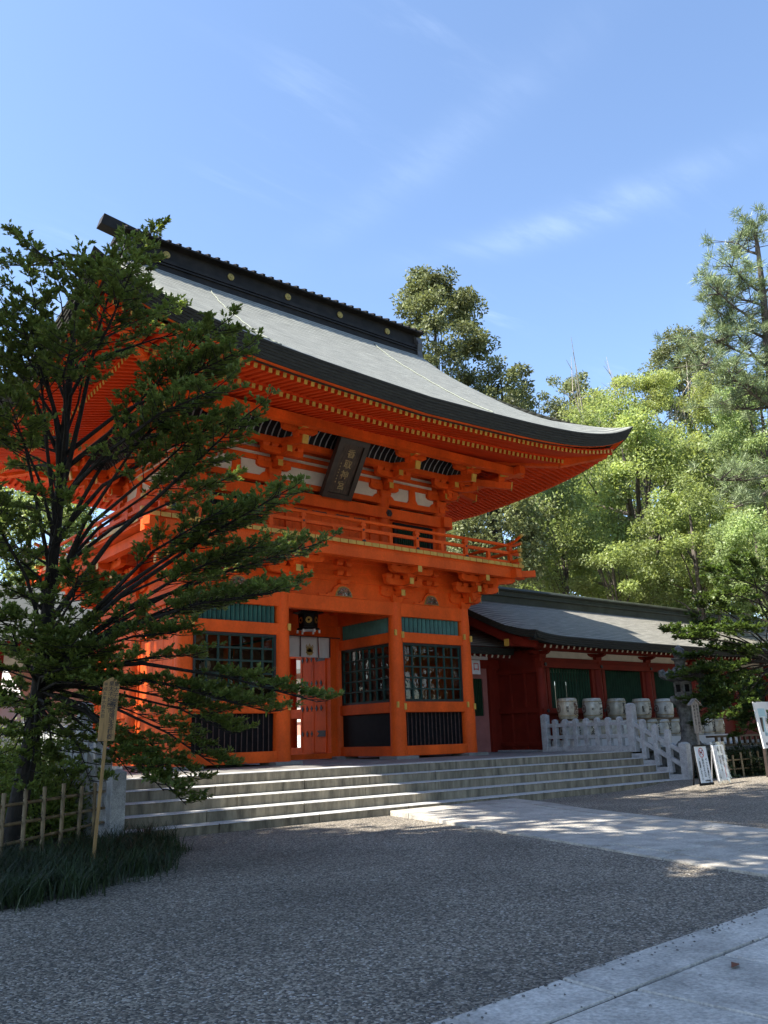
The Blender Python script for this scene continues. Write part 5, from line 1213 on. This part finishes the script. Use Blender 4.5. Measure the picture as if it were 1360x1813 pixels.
bamboo_fence('second darker bamboo fence behind the yellow sign, next to the granite balustrade', [(-9.4, -3.0), (-7.5, -3.3)], 6, .95, (.3, .55, .78))
bamboo_fence('dark low bamboo fence running under the map board', [(7.9, -5.35), (13.0, -5.6)], 14, .62, (.2, .42))
# ------------------------------------------------------------------ far-left clutter seen through the tree
cn = empty('traffic_cone', (-8.6, -1.0, 0), 'green traffic cone with a white band, behind the bamboo fence', 'cone')
cp = at(8, 1425, 1, -1.2); cn.location = (cp.x, -1.2, 0)
mb = MB(); mb.lathe([(.14, .03), (.05, .62), (.03, .7)], (cp.x, -1.2, 0), 16); mb.box((cp.x, -1.2, .015), (.36, .36, .03)); cb = mb.build('cone_body', mat('cone_green', (.01, .12, .06), .5), cn, True)
mb = MB(); mb.lathe([(.105, .28), (.078, .45)], (cp.x, -1.2, 0), 16); mb.build('white_band', WHITE, cn, True)
hall = empty('courtyard_hall', (0, 30, 0), 'distant pale courtyard hall glimpsed through the gate, with a pinkish wall and grey roof', 'hall')
mb = MB(); mb.lohi((-22, 28, 0), (14, 40, 1.2)); mb.build('podium', GRAN, hall)
mb = MB(); mb.lohi((-21, 30, 1.2), (13, 38, 3.0)); mb.lohi((-21, 30, 5.4), (13, 38, 6.4)); mb.build('wall', PLAST, hall)
mb = MB(); mb.lohi((-21.2, 29.9, 3.0), (13.2, 38.1, 5.4)); mb.build('plank_wall', mat('pinkish_wood', (.50, .22, .16), .6, .1, 2), hall)
for i in range(13):
    mb = MB(); x = lerp(-21, 13, i / 12); mb.lohi((x - .2, 29.4, 1.2), (x + .2, 29.8, 6.4)); mb.build('column', mat('hall_red', (.36, .09, .06), .6), hall)
mb = MB(); mb.prism([(26.5, 6.4), (34, 10.6), (41.5, 6.4), (41.5, 6.1), (34, 10.1), (26.5, 6.1)], (-4, 0, 0), (0, 1, 0), (0, 0, 1), (1, 0, 0), 40); mb.build('roof', SHING, hall)
h2 = empty('courtyard_hall', (14, 25, 0), 'pinkish sunlit hall inside the courtyard, glimpsed through the lattice and open door', 'hall')
mb = MB(); mb.lohi((9.0, 11, 0), (16, 40, .5)); mb.lohi((9.6, 12, .5), (16, 40, 1.6)); mb.build('podium', GRAN, h2)
mb = MB(); mb.lohi((9.8, 12, 1.6), (16, 40, 4.6)); mb.build('plank_wall', mat('pinkish_wood', (.5, .22, .16)), h2)
mb = MB(); mb.lohi((9.7, 12.2, 2.2), (9.79, 39.8, 2.9)); mb.lohi((9.7, 12.2, 3.6), (9.79, 39.8, 4.2)); mb.build('white_panel', PLAST, h2)
mb = MB(); mb.prism([(8.6, 4.5), (12.8, 7.2), (17, 4.5), (17, 4.3), (12.8, 7.0), (8.6, 4.3)], (0, 26, 0), (1, 0, 0), (0, 0, 1), (0, 1, 0), 30); mb.build('roof', SHINGC, h2)
tent = empty('white_canopy', (-9.6, 8, 0), 'white tent canopy behind the airy tree, beyond the granite balustrade', 'canopy')
mb = MB()
for a, b_ in (((-10.6, 7), (-5.6, 11)),):
    x0, y0 = a; x1, y1 = b_; mb.lohi((x0, y0, 2.0), (x1, y0 + .03, 2.75)); mb.lohi((x0, y1 - .03, 2.0), (x1, y1, 2.75)); mb.lohi((x0, y0, 2.0), (x0 + .03, y1, 2.75))
    mb.add([(x0, y0, 2.76), (x1, y0, 2.76), (x1, (y0 + y1) / 2, 3.7), (x0, (y0 + y1) / 2, 3.7)], [(0, 1, 2, 3)]); mb.add([(x0, y1, 2.76), (x1, y1, 2.76), (x1, (y0 + y1) / 2, 3.7), (x0, (y0 + y1) / 2, 3.7)], [(3, 2, 1, 0)])
mb.build('canopy_cloth', CLOTH, tent); mb = MB()
for x in (-10.5, -5.7):
    for y in (7.1, 10.9): mb.tube([(x, y, 0), (x, y, 2.8)], .03, 8)
mb.build('pole', mat('grey_aluminium', (.35, .35, .36)), tent)
go = empty('gilt_signboard', (-10.2, 6.6, 3), 'gilt carved signboard in a red frame, behind the trunk of the airy tree', 'sign')
gp = at(100, 1165, 1, 6.6); mb = MB(); mb.prism([(-.45, .12), (-.4, -.02), (-.2, -.08), (0, -.25), (.2, -.08), (.4, -.02), (.45, .12)], gp, (1, 0, 0), (0, 0, 1), (0, -1, 0), .05, 0); mb.build('carved_panel', BRASS, go)
mb = MB(); mb.lohi((gp.x - 1.6, gp.y + .05, gp.z + .12), (gp.x + 1.6, gp.y + .2, gp.z + .42)); mb.lohi((gp.x - 1.5, gp.y + .06, 0), (gp.x - 1.35, gp.y + .19, gp.z + .12)); mb.lohi((gp.x + 1.35, gp.y + .06, 0), (gp.x + 1.5, gp.y + .19, gp.z + .12)); mb.build('wooden_frame', DRED, go)
# ------------------------------------------------------------------ vegetation
def leaf_mesh(name, C, D, U, Ln, Wd, m, parent):
    n = len(C); D = D / np.linalg.norm(D, axis=1, keepdims=True); S = np.cross(D, U); S /= np.linalg.norm(S, axis=1, keepdims=True) + 1e-9
    Nn = np.cross(S, D); Ln = np.asarray(Ln).reshape(-1, 1) * np.ones((n, 1)); Wd = np.asarray(Wd).reshape(-1, 1) * np.ones((n, 1))
    mid = C + D * Ln * .48 - Nn * Ln * .0
    V = np.stack([C, mid + S * Wd / 2 + Nn * Wd * .18, C + D * Ln - Nn * Ln * .10, mid - S * Wd / 2 + Nn * Wd * .18], 1).reshape(-1, 3)
    me = bpy.data.meshes.new(name); me.vertices.add(4 * n); me.vertices.foreach_set('co', V.astype(np.float32).ravel())
    me.loops.add(4 * n); me.loops.foreach_set('vertex_index', np.arange(4 * n, dtype=np.int32)); me.polygons.add(n); me.polygons.foreach_set('loop_start', np.arange(0, 4 * n, 4, dtype=np.int32))
    me.update(calc_edges=True); me.materials.append(m)
    o = bpy.data.objects.new(name, me); COL.objects.link(o)
    if parent is not None: o.parent = parent; bpy.context.view_layer.update(); o.matrix_parent_inverse = parent.matrix_world.inverted()
    return o
def unit(n, g):
    v = g.normal(size=(n, 3)); return v / np.linalg.norm(v, axis=1, keepdims=True)
def hill(x, y): return 7.0 * ss(22, 80, .5 * x + .8 * y) + gz(x, y)
mb = MB(); xs = np.linspace(-60, 150, 40); ys = np.linspace(14, 160, 36)
mb.grid([[(x, y, 7.0 * ss(22, 80, .5 * x + .8 * y) - .25 * (1 - ss(14, 24, .5 * x + .8 * y)) + .01) for x in xs] for y in ys]); tag(mb.build('hillside', SOIL, smooth=True), kind='structure')
def bg_tree(px, top, depth, hw, bottom, kind, leafm, label, seed, base_px=None, lsz=.24, group='trees on the slope behind the buildings', name='broadleaf_tree', dens=1.0, cl=.27, lean=0, xyz=None, rz_=None):
    g = np.random.default_rng(seed); k = lambda q: CP + q * (depth / q.dot(CF))
    T = k(ray(px, top)); Bt = k(ray(px, bottom)); rx = hw * depth / FPX
    if xyz is not None: T = Vector((xyz[0], xyz[1], xyz[3])); Bt = Vector((xyz[0], xyz[1], xyz[2])); rx = hw
    Rz = max(.5, (T.z - Bt.z) / 2); cx, cy, cz = T.x, T.y, (T.z + Bt.z) / 2
    bx = k(ray(base_px, 1200)) if base_px else T
    zb = hill(bx.x, bx.y) - .2; lsz = lsz * .72 if xyz is None else lsz; e = empty(name, (bx.x, bx.y, zb), label, 'tree', group)
    # clumps
    ncl = int({'broad': 70, 'cedar': 64, 'sparse': 46}[kind] * max(.6, min(1.8, Rz / rx)))
    u = unit(ncl, g); rr = g.uniform(.35, 1.0, ncl) ** .5
    P = u * rr[:, None]
    if kind == 'cedar':
        zz = g.uniform(-1, 1, ncl); prof = np.clip(1.05 * (1 - ((zz + .25) / 1.25) ** 2), .12, 1) ** .6; a = g.uniform(0, 6.283, ncl); q = g.uniform(.25, 1.0, ncl) ** .5; P = np.stack([np.cos(a) * prof * q, np.sin(a) * prof * q, zz], 1)
    P *= g.uniform(.86, 1.1, (ncl, 1)); cr_ = cl * g.uniform(.6, 1.25, ncl)
    n = int(dens * 6.5 * (rx * Rz * 3.14) / (lsz * lsz * .3)); n = min(n, 75000); idx = g.integers(0, ncl, n)
    off = unit(n, g) * (g.uniform(0, 1, n) ** .45)[:, None] * cr_[idx][:, None]
    flat = .6 if kind != 'broad' else .8
    C = np.stack([cx + (P[idx, 0] + off[:, 0]) * rx, cy + (P[idx, 1] + off[:, 1]) * rx, cz + (P[idx, 2]) * Rz + off[:, 2] * min(rx, Rz) * flat], 1)
    D = unit(n, g) + off / (np.linalg.norm(off, axis=1, keepdims=True) + 1e-6) * .8; D[:, 2] -= .1; U = unit(n, g) * .8; U[:, 2] += .7
    leaf_mesh('crown', C, D, U, g.uniform(.7, 1.3, n) * lsz, g.uniform(.7, 1.2, n) * lsz * .55, leafm, e)
    # trunk and limbs
    mb = MB(); rt = max(.12, rx * .07); base = Vector((bx.x, bx.y, zb)); ctr = Vector((cx, cy, cz))
    tp = [base, base.lerp(ctr, .45) + Vector((g.normal() * .2, g.normal() * .2, 0)), ctr, ctr + Vector((0, 0, Rz * .7))]
    mb.tube(tp, [rt, rt * .8, rt * .5, rt * .12], 9)
    for q in g.choice(ncl, min(18, ncl), replace=False):
        en = Vector((cx + P[q, 0] * rx, cy + P[q, 1] * rx, cz + P[q, 2] * Rz)); t0 = tp[1].lerp(tp[2], float(g.uniform(0, 1))); mi = t0.lerp(en, .5) + Vector((0, 0, .12 * (en - t0).length)); mb.tube([t0, mi, en], [rt * .34, rt * .2, rt * .06], 6)
    mb.build('trunk', TRUNKB if leafm not in (LEAFC,) else TRUNK, e, True)
    return e
bg_tree(765, 478, 42, 84, 800, 'cedar', LEAFC, 'tall conifer rising behind the end of the gate ridge', 1, base_px=808, lsz=.26, name='conifer_tree', cl=.27, dens=1.3)
bg_tree(885, 640, 40, 62, 800, 'sparse', LEAFC, 'drooping conifer with open boughs above the roof slope, beside the tallest conifer', 2, base_px=812, lsz=.25, name='conifer_tree', dens=.8)
bg_tree(862, 830, 38, 95, 1075, 'broad', LEAFC, 'dark conifer seen between the eaves corner and the balcony', 3, base_px=815, lsz=.25, name='conifer_tree')
bg_tree(905, 688, 66, 34, 790, 'sparse', LEAFC, 'small conifer top peeping over the lower roof slope', 4, lsz=.34, name='conifer_tree')
bg_tree(1005, 662, 70, 52, 790, 'sparse', LEAFC, 'ragged conifer on the skyline above the roof tip', 5, lsz=.34, name='conifer_tree', dens=.9)
bg_tree(1196, 588, 66, 58, 760, 'broad', LEAFC, 'rounded dark tree standing highest on the skyline beside the pine', 6, lsz=.30, dens=1.1)
bg_tree(1095, 720, 47, 165, 1075, 'broad', LEAFD, 'big sunlit olive green tree right of the roof tip', 7, base_px=1180, lsz=.25, cl=.2, dens=.85)
bg_tree(985, 850, 40, 72, 1075, 'broad', LEAFD, 'sunlit drooping tree between the balcony and the corridor roof', 8, lsz=.22, cl=.3, dens=.8)
tw = bg_tree(1120, 668, 56, 115, 830, 'sparse', LEAFY, 'yellow green thicket with bare pale twigs above the roof tip', 9, lsz=.22, dens=.7, cl=.25)
bg_tree(1255, 655, 52, 80, 850, 'broad', LEAFY, 'yellowish tree below the rounded skyline tree', 10, lsz=.22, cl=.24)
bg_tree(1335, 650, 38, 88, 930, 'broad', LEAFM, 'fresh green maple directly under the tall pine', 11, lsz=.22, cl=.26)
bg_tree(1215, 860, 37, 100, 1080, 'broad', LEAFD, 'olive green tree over the middle of the corridor roof', 12, lsz=.2, cl=.24)
bg_tree(1330, 905, 33, 100, 1110, 'broad', LEAFM, 'lime green tree over the far end of the corridor roof', 13, lsz=.19, cl=.25)
bg_tree(1080, 960, 38, 90, 1080, 'broad', LEAFD, 'low sunlit tree behind the corridor ridge', 14, lsz=.2, cl=.26)
bg_tree(60, 860, 62, 130, 1100, 'broad', LEAFD, 'pale tree far off between the trunk of the airy tree and the gate', 15, lsz=.35)
bg_tree(-120, 700, 70, 150, 1100, 'broad', LEAFC, 'tall dark tree far behind the white canopy', 16, lsz=.4)
bg_tree(1450, 700, 46, 120, 1050, 'broad', LEAFD, 'olive tree behind the far end of the corridor, beside the pine trunk', 17, lsz=.25)
bg_tree(1170, 750, 75, 260, 1060, 'broad', LEAFC, 'dark evergreen mass at the back of the slope', 18, lsz=.45, dens=.8)
bg_tree(880, 860, 70, 150, 1080, 'broad', LEAFC, 'shaded evergreen far behind the gate balcony', 19, lsz=.45, dens=.7)
bg_tree(1105, 945, 50, 110, 1130, 'broad', LEAFD, 'low leafy tree filling the slope behind the corridor ridge, under the big olive tree', 22, lsz=.22, cl=.26)
bg_tree(1235, 950, 46, 110, 1130, 'broad', LEAFM, 'low fresh green tree filling the slope behind the far corridor roof', 23, lsz=.22, cl=.26)
bg_tree(990, 955, 52, 95, 1110, 'broad', LEAFD, 'low leafy tree just behind the gate end of the corridor ridge', 24, lsz=.22, cl=.26)
bg_tree(1290, 780, 56, 120, 1010, 'broad', LEAFD, 'full olive tree deep in the slope behind the maple', 25, lsz=.25, cl=.26)
bg_tree(1010, 770, 60, 90, 1000, 'broad', LEAFD, 'olive tree deep in the slope just right of the roof tip', 26, lsz=.25, cl=.26)
# bare pale twigs in the thicket
mb = MB(); g = np.random.default_rng(21)
for i in range(46):
    px0 = g.uniform(1030, 1260); p = (lambda q: CP + q * (54 / q.dot(CF)))(ray(px0, g.uniform(740, 860))); d = Vector((g.normal() * .35, g.normal() * .35, 1)).normalized(); ln_ = g.uniform(2.5, 5.5)
    p1 = p + d * ln_ * .5 + Vector((g.normal() * .3, 0, 0)); p2 = p + d * ln_ + Vector((g.normal() * .6, 0, 0)); mb.tube([p, p1, p2], [.05, .035, .01], 5)
    for j in range(3):
        q = p1.lerp(p2, g.uniform(-.6, .8)); mb.tube([q, q + Vector((g.normal() * .8, g.normal() * .4, g.uniform(.2, 1.0)))], [.025, .008], 4)
mb.build('bare_twig', mat('pale_twig', (.34, .30, .24), .8, .15, 6), tw)
# pine at the right edge
def pine():
    g = np.random.default_rng(31); D_ = 30; K_ = lambda px, py, dd=0: (lambda q: CP + q * ((D_ + dd) / q.dot(CF)))(ray(px, py))
    base = K_(1385, 1150); base.z = hill(base.x, base.y); e = empty('pine_tree', tuple(base), 'tall pine with loose needle tufts, rising above the maple', 'tree')
    top = K_(1335, 392); mb = MB(); tr = [base, K_(1375, 900), K_(1368, 700), K_(1352, 530), K_(1342, 440), top]; mb.tube(tr, [.3, .24, .18, .12, .07, .02], 9)
    tufts = []
    def branch(s, en, n, r):
        mi = s.lerp(en, .5) + Vector((0, 0, -.12)); mb.tube([s, mi, en], [r, r * .6, r * .2], 6)
        for i in range(n):
            t = g.uniform(.25, 1.0); p = (s.lerp(mi, t * 2) if t < .5 else mi.lerp(en, t * 2 - 1)); q = p + Vector((g.normal() * .45, g.normal() * .5, g.uniform(0, .45)))
            mb.tube([p, q], [.02, .008], 4, cap=False); tufts.append((q, (q - p).normalized() + Vector((0, 0, .5))))
    for (sx, sy), (ex, ey), dd, n in [((1344, 450), (1305, 430), .3, 12), ((1350, 520), (1292, 470), -.3, 20), ((1352, 540), (1275, 510), .4, 26), ((1355, 580), (1250, 500), -.5, 30), ((1358, 600), (1262, 545), .6, 26), ((1362, 640), (1248, 592), 0, 36), ((1364, 660), (1280, 560), .8, 22), ((1366, 700), (1240, 640), -.4, 34), ((1366, 720), (1290, 660), -1, 30), ((1340, 450), (1335, 398), 0, 22), ((1350, 520), (1400, 470), 0, 18), ((1356, 600), (1420, 560), .5, 24), ((1366, 720), (1300, 720), .5, 26), ((1370, 840), (1270, 850), -1, 34), ((1360, 640), (1400, 640), -1, 26), ((1372, 860), (1300, 900), -1.5, 22)]:
        branch(K_(sx, sy), K_(ex, ey, dd), n, .06)
    mb.build('trunk', TRUNKB, e, True)
    C = []; D = []
    for q, d in tufts:
        d = np.array(d); k = 70; v = unit(k, g) + d / np.linalg.norm(d) * .75; C.append(np.array(q)[None] + g.normal(size=(k, 3)) * .06); D.append(v)
    C = np.concatenate(C); D = np.concatenate(D); n = len(C); leaf_mesh('crown', C, D, unit(n, g), g.uniform(.2, .36, n), .022, LEAFP, e)
pine()
def layered_tree(name, base, trunk_pts, tips, label, seed, leafm, lsz, nsec, ntw, nlv, droop=.04, group=None, trunk_r=.16, sl=1.0, arch=.06, tmin=.38):
    g = np.random.default_rng(seed); e = empty(name, tuple(base), label, 'tree', group); mb = MB(); tp = [Vector(p) for p in trunk_pts]
    k = len(tp); mb.tube(tp, [lerp(trunk_r, .02, (i / (k - 1)) ** .8) for i in range(k)], 10)
    LC = []; LD = []
    zs = [p.z for p in tp]
    for tip in tips:
        tip = Vector(tip); h = (Vector((tip.x, tip.y, 0)) - Vector((tp[0].x, tp[0].y, 0))).length
        zt = min(max(tip.z - h * g.uniform(.12, .62) - .1, zs[0] + 1.9 + h * .12), zs[-1] - .1); i = max(j for j in range(k - 1) if zs[j] <= zt); s = tp[i].lerp(tp[i + 1], (zt - zs[i]) / (zs[i + 1] - zs[i]))
        Lb = (tip - s).length; mid1 = s.lerp(tip, .35) + Vector((g.normal() * .07, g.normal() * .07, arch * Lb)); mid2 = s.lerp(tip, .7) + Vector((g.normal() * .07, g.normal() * .07, arch * .8 * Lb)); P = [s, mid1, mid2, tip]
        r0 = .012 + .008 * Lb; mb.tube(P, [r0, r0 * .7, r0 * .42, .006], 6)
        bd = (tip - s); bd.z *= .3; bd.normalize(); side = Vector((-bd.y, bd.x, 0)).normalized()
        ns = max(5, int(nsec * Lb))
        for j in range(ns):
            t = (tmin + (.18 if Lb > 2.2 else 0)) + (1 - tmin - (.18 if Lb > 2.2 else 0)) * (j + g.uniform(0, 1)) / ns; q = t * 3; a = int(min(2, q)); o = P[a].lerp(P[a + 1], q - a)
            sg = 1 if j % 2 else -1; l2 = g.uniform(.35, .75) * sl * (1.15 - .75 * max(0, t - .3)) * min(1, Lb / 1.6)
            d2 = (bd * g.uniform(.5, 1.0) + side * sg * g.uniform(.35, 1.0) + Vector((0, 0, g.uniform(-.05, .14)))).normalized()
            if j == ns - 1: d2 = (bd + Vector((0, 0, .25))).normalized()
            en = o + d2 * l2; mb.tube([o, o.lerp(en, .5) + Vector((0, 0, -.02)), en], [.009, .006, .003], 3, cap=False)
            for w_ in range(ntw):
                t3 = g.uniform(.25, 1.0); o3 = o.lerp(en, t3); d3 = (d2 * .7 + Vector((g.normal() * .6, g.normal() * .6, g.uniform(.0, .5)))).normalized(); l3 = g.uniform(.05, .17) * sl; e3 = o3 + d3 * l3
                m = nlv; tt = g.uniform(.2, 1.0, m); LC.append(np.array(o3)[None] + np.array(e3 - o3)[None] * tt[:, None]); v = unit(m, g) * .75 + np.array(d3)[None] * .9; v[:, 2] += .3; LD.append(v)
    C = np.concatenate(LC); D = np.concatenate(LD); n = len(C); U = unit(n, g) * .55; U[:, 2] += .9
    mb.build('trunk', TRUNK, e, True); leaf_mesh('crown', C, D, U, g.uniform(.75, 1.25, n) * lsz, g.uniform(.42, .58, n) * lsz, leafm, e)
    return e
# foreground tree at the left
g0 = random.Random(8)
kd = lambda px, py, dep: (lambda q: CP + q * (dep / q.dot(CF)))(ray(px, py))
base = Vector((-8.95, -4.9, 0)); trk = [base, kd(52, 1330, 11.6), kd(66, 1240, 11.5), kd(82, 1100, 11.3), kd(98, 950, 11.1), kd(112, 800, 10.9), kd(122, 680, 10.8), kd(134, 560, 10.7), kd(150, 440, 10.6)]
TIPS = [(-25, 1255), (30, 1260), (80, 1290), (150, 1275), (-30, 1080), (20, 1090), (70, 1160), (110, 1120), (0, 1185), (60, 1025), (-30, 900), (25, 985), (100, 870), (-20, 790), (20, 720), (-25, 650), (130, 600), (60, 600), (180, 1190), (210, 1160), (150, 1180), (45, 1395), (120, 1375), (190, 1250), (310, 1120), (345, 1160), (255, 1210), (290, 1285), (230, 1085), (20, 1310), (60, 1330), (130, 1335), (200, 1345), (100, 1300), (-20, 1330), (160, 1385), (70, 1390), (235, 1375), (10, 1370), (120, 1270), (160, 620), (80, 560), (220, 620), (300, 650), (290, 745), (262, 415), (215, 450), (250, 470), (225, 500), (180, 470), (45, 425), (20, 470), (85, 465), (100, 500), (8, 540), (60, 520), (140, 470), (0, 560), (40, 580), (300, 545), (390, 575), (330, 590), (425, 622), (370, 640), (380, 690), (320, 700), (440, 732), (400, 745), (350, 765), (330, 820), (390, 850),
        (508, 868), (440, 890), (390, 905), (555, 965), (500, 960), (450, 965), (400, 985), (510, 1036), (470, 1050), (420, 1060), (360, 1050), (562, 1243), (480, 1262), (430, 1250), (380, 1265), (410, 1300),
        (390, 1362), (340, 1380), (330, 1425), (290, 1400), (260, 1360), (190, 1220), (160, 1250), (0, 1230), (40, 1210), (110, 1210), (20, 1150), (-20, 1120), (60, 1120), (130, 1140), (180, 1150), (150, 1080), (90, 1060), (30, 1060), (-20, 1020), (60, 990), (140, 1010), (200, 1030), (0, 940), (50, 900), (-20, 860), (40, 830), (0, 780), (80, 790), (60, 730), (-10, 690), (20, 640), (230, 1220), (120, 1180), (-40, 950), (-40, 1180), (-30, 600)]
tips = [tuple(kd(px, py, (lerp(11.6, 10.6, ss(1400, 500, py)) + g0.uniform(-1.5, 1.1)))) for px, py in TIPS]
layered_tree('broadleaf_evergreen', base, trk, tips, 'dark glossy leaved tree with airy flat branches, behind the bamboo fence and across the gate', 41, LEAF, .062, 6.0, 11, 9, trunk_r=.14, sl=.95)
# layered tree at the right
base = kd(1390, 1330, 22.5); base.z = .84; trk = [base] + [kd(1385 - i * 4, 1270 - i * 62, 22.5) for i in range(5)]
TR = [(1195, 1118), (1215, 1130), (1250, 1100), (1240, 1060), (1290, 1050), (1330, 1020), (1265, 1150), (1225, 1195), (1250, 1210), (1215, 1200), (1235, 1245), (1280, 1190), (1300, 1230), (1250, 1285), (1290, 1275), (1330, 1280), (1350, 1220), (1320, 1150), (1300, 1110), (1340, 1090), (1270, 1010), (1310, 990), (1350, 1040), (1250, 1260), (1320, 1300), (1280, 1140), (1350, 1150), (1350, 1290), (1270, 1235), (1225, 1165), (1400, 1000), (1430, 1100), (1440, 1200), (1380, 960), (1290, 1080), (1310, 1200)]
tips = [tuple(kd(px, py, 22.5 + g0.uniform(-1.4, 1.3))) for px, py in TR]
layered_tree('broadleaf_evergreen', base, trk, tips, 'dark green layered tree beside the stone lantern, in front of the corridor', 42, LEAFB, .10, 5.6, 9, 10, trunk_r=.16, sl=1.2)
# shrubs
def shrub(c, r, h, label, seed, m):
    g = np.random.default_rng(seed); e = empty('shrub', c, label, 'shrub', 'low shrubs'); n = int(3600 * r * (1 + h)); u = unit(n, g); u[:, 2] = np.abs(u[:, 2]); q = g.uniform(.5, 1, n)[:, None] * (1 + .25 * np.sin(u[:, :1] * 7) * np.cos(u[:, 1:2] * 6)); C = np.array(c)[None] + u * q * np.array([r, r, h])[None]
    leaf_mesh('foliage', C, u + unit(n, g) * .8, unit(n, g) + np.array([0, 0, 1.0]), g.uniform(.05, .1, n), .035, m, e); mb = MB()
    for i in range(6): mb.tube([c, Vector(c) + Vector((g.normal() * r * .5, g.normal() * r * .5, h * .8))], [.02, .006], 5)
    mb.build('stem', TRUNK, e)
shrub((8.0, -4.95, .15), .5, .62, 'small dark shrub behind the plastic covered notice', 51, GRASS); shrub((9.2, -5.0, .15), .7, .7, 'dark shrub under the map board', 52, GRASS); shrub((10.9, -5.0, .15), .8, .75, 'broad dark shrub behind the low bamboo fence, beyond the map board', 53, GRASS)
for i, (x, y, r, h) in enumerate([(-8.15, -3.5, .75, 1.5), (-8.2, -1.9, .9, 1.75), (-9.3, -2.8, .95, 1.3), (-9.0, -.6, 1.1, 1.7), (-10.6, -2.0, 1.2, 1.4)]):
    shrub((x, y, 0), r, h, 'dark clipped shrub %s, added to darken the corner behind the bamboo fence' % ('against the granite balustrade', 'beside the platform', 'at the foot of the airy tree', 'farthest from the steps', 'beyond the tree trunk')[i], 54 + i, LEAF)  # added foliage: hides the sunlit stone so this corner reads dark
# grass along the left bed
g = np.random.default_rng(61); nB = 9500; V = []; F = []
poly = [(-7.1, -4.75), (-6.95, -5.9), (-7.25, -6.8), (-8.8, -8.45), (-10.6, -9.3), (-9.9, -6.6), (-7.6, -4.6)]
def inside(x, y):
    c = False; j = len(poly) - 1
    for i in range(len(poly)):
        if (poly[i][1] > y) != (poly[j][1] > y) and x < (poly[j][0] - poly[i][0]) * (y - poly[i][1]) / (poly[j][1] - poly[i][1]) + poly[i][0]: c = not c
        j = i
    return c
tus = []
while len(tus) < 210:
    x, y = g.uniform(-10.6, -7.1), g.uniform(-8.9, -4.5)
    if inside(x, y): tus.append((x, y, g.uniform(.10, .34)))
for i in range(nB):
    tx, ty, h = tus[g.integers(0, len(tus))]; a = g.uniform(0, 6.28); dx, dy = math.cos(a), math.sin(a); h *= g.uniform(.6, 1.2); o = (tx + g.normal() * .09, ty + g.normal() * .09); w_ = g.uniform(.004, .008); b0 = len(V)
    for t, zz, rr in ((0, 0, 0), (.4, .6, .2), (.75, .95, .6), (1, .85, 1.05)):
        px_, py_ = o[0] + dx * rr * h * .9, o[1] + dy * rr * h * .9; ww = w_ * (1 - t * .9); V += [(px_ - dy * ww, py_ + dx * ww, zz * h + .01), (px_ + dy * ww, py_ - dx * ww, zz * h + .01)]
    F += [(b0, b0 + 1, b0 + 3, b0 + 2), (b0 + 2, b0 + 3, b0 + 5, b0 + 4), (b0 + 4, b0 + 5, b0 + 7, b0 + 6)]
me = bpy.data.meshes.new('grass'); me.from_pydata(V, [], F); me.materials.append(GRASS); go_ = bpy.data.objects.new('grass', me); COL.objects.link(go_); tag(go_, 'long dark grass growing along the foot of the bamboo fence', 'grass', kind='stuff')
# tall trees off to the left that shade the forecourt
for i, (x, y, r_, z0, z1) in enumerate([(-12.3, -4.4, 3.3, 15.6, 23), (-12.6, 4.8, 3.4, 7, 17), (-15.4, -6.6, 2.7, 8.5, 15.2), (-14.6, -9.6, 3.6, 9.5, 18.5), (-17.5, -8.5, 4.6, 6, 17), (-21, -2.5, 5.0, 8, 19), (-24, -11, 5.5, 7, 20)]):
    bg_tree(0, 0, 10, r_, 0, 'broad', LEAFC, 'tall dense tree %s, outside the picture at the left' % ('over the planting bed', 'behind the white canopy', 'between fence and paving', 'over the paving edge', 'nearest the fence', 'level with the gate', 'in the second row')[i], 70 + i, lsz=.42, xyz=(x, y, z0, z1), group='shade trees left of the forecourt', dens=1.3)

# unseen shrine wood behind the viewer, added to cut skylight on the forecourt
for i, (x, y) in enumerate([(-3, -37), (8, -34), (18, -29), (26, -21), (31, -11)]):
    bg_tree(0, 0, 10, 7.5, 0, 'broad', LEAFC, 'tall evergreen %s of the unseen row added behind the viewer to cut skylight' % ORD[i], 80 + i, lsz=.8, xyz=(x, y, 2.5, 17), group='unseen wood added behind the viewer to cut skylight', dens=1.2)
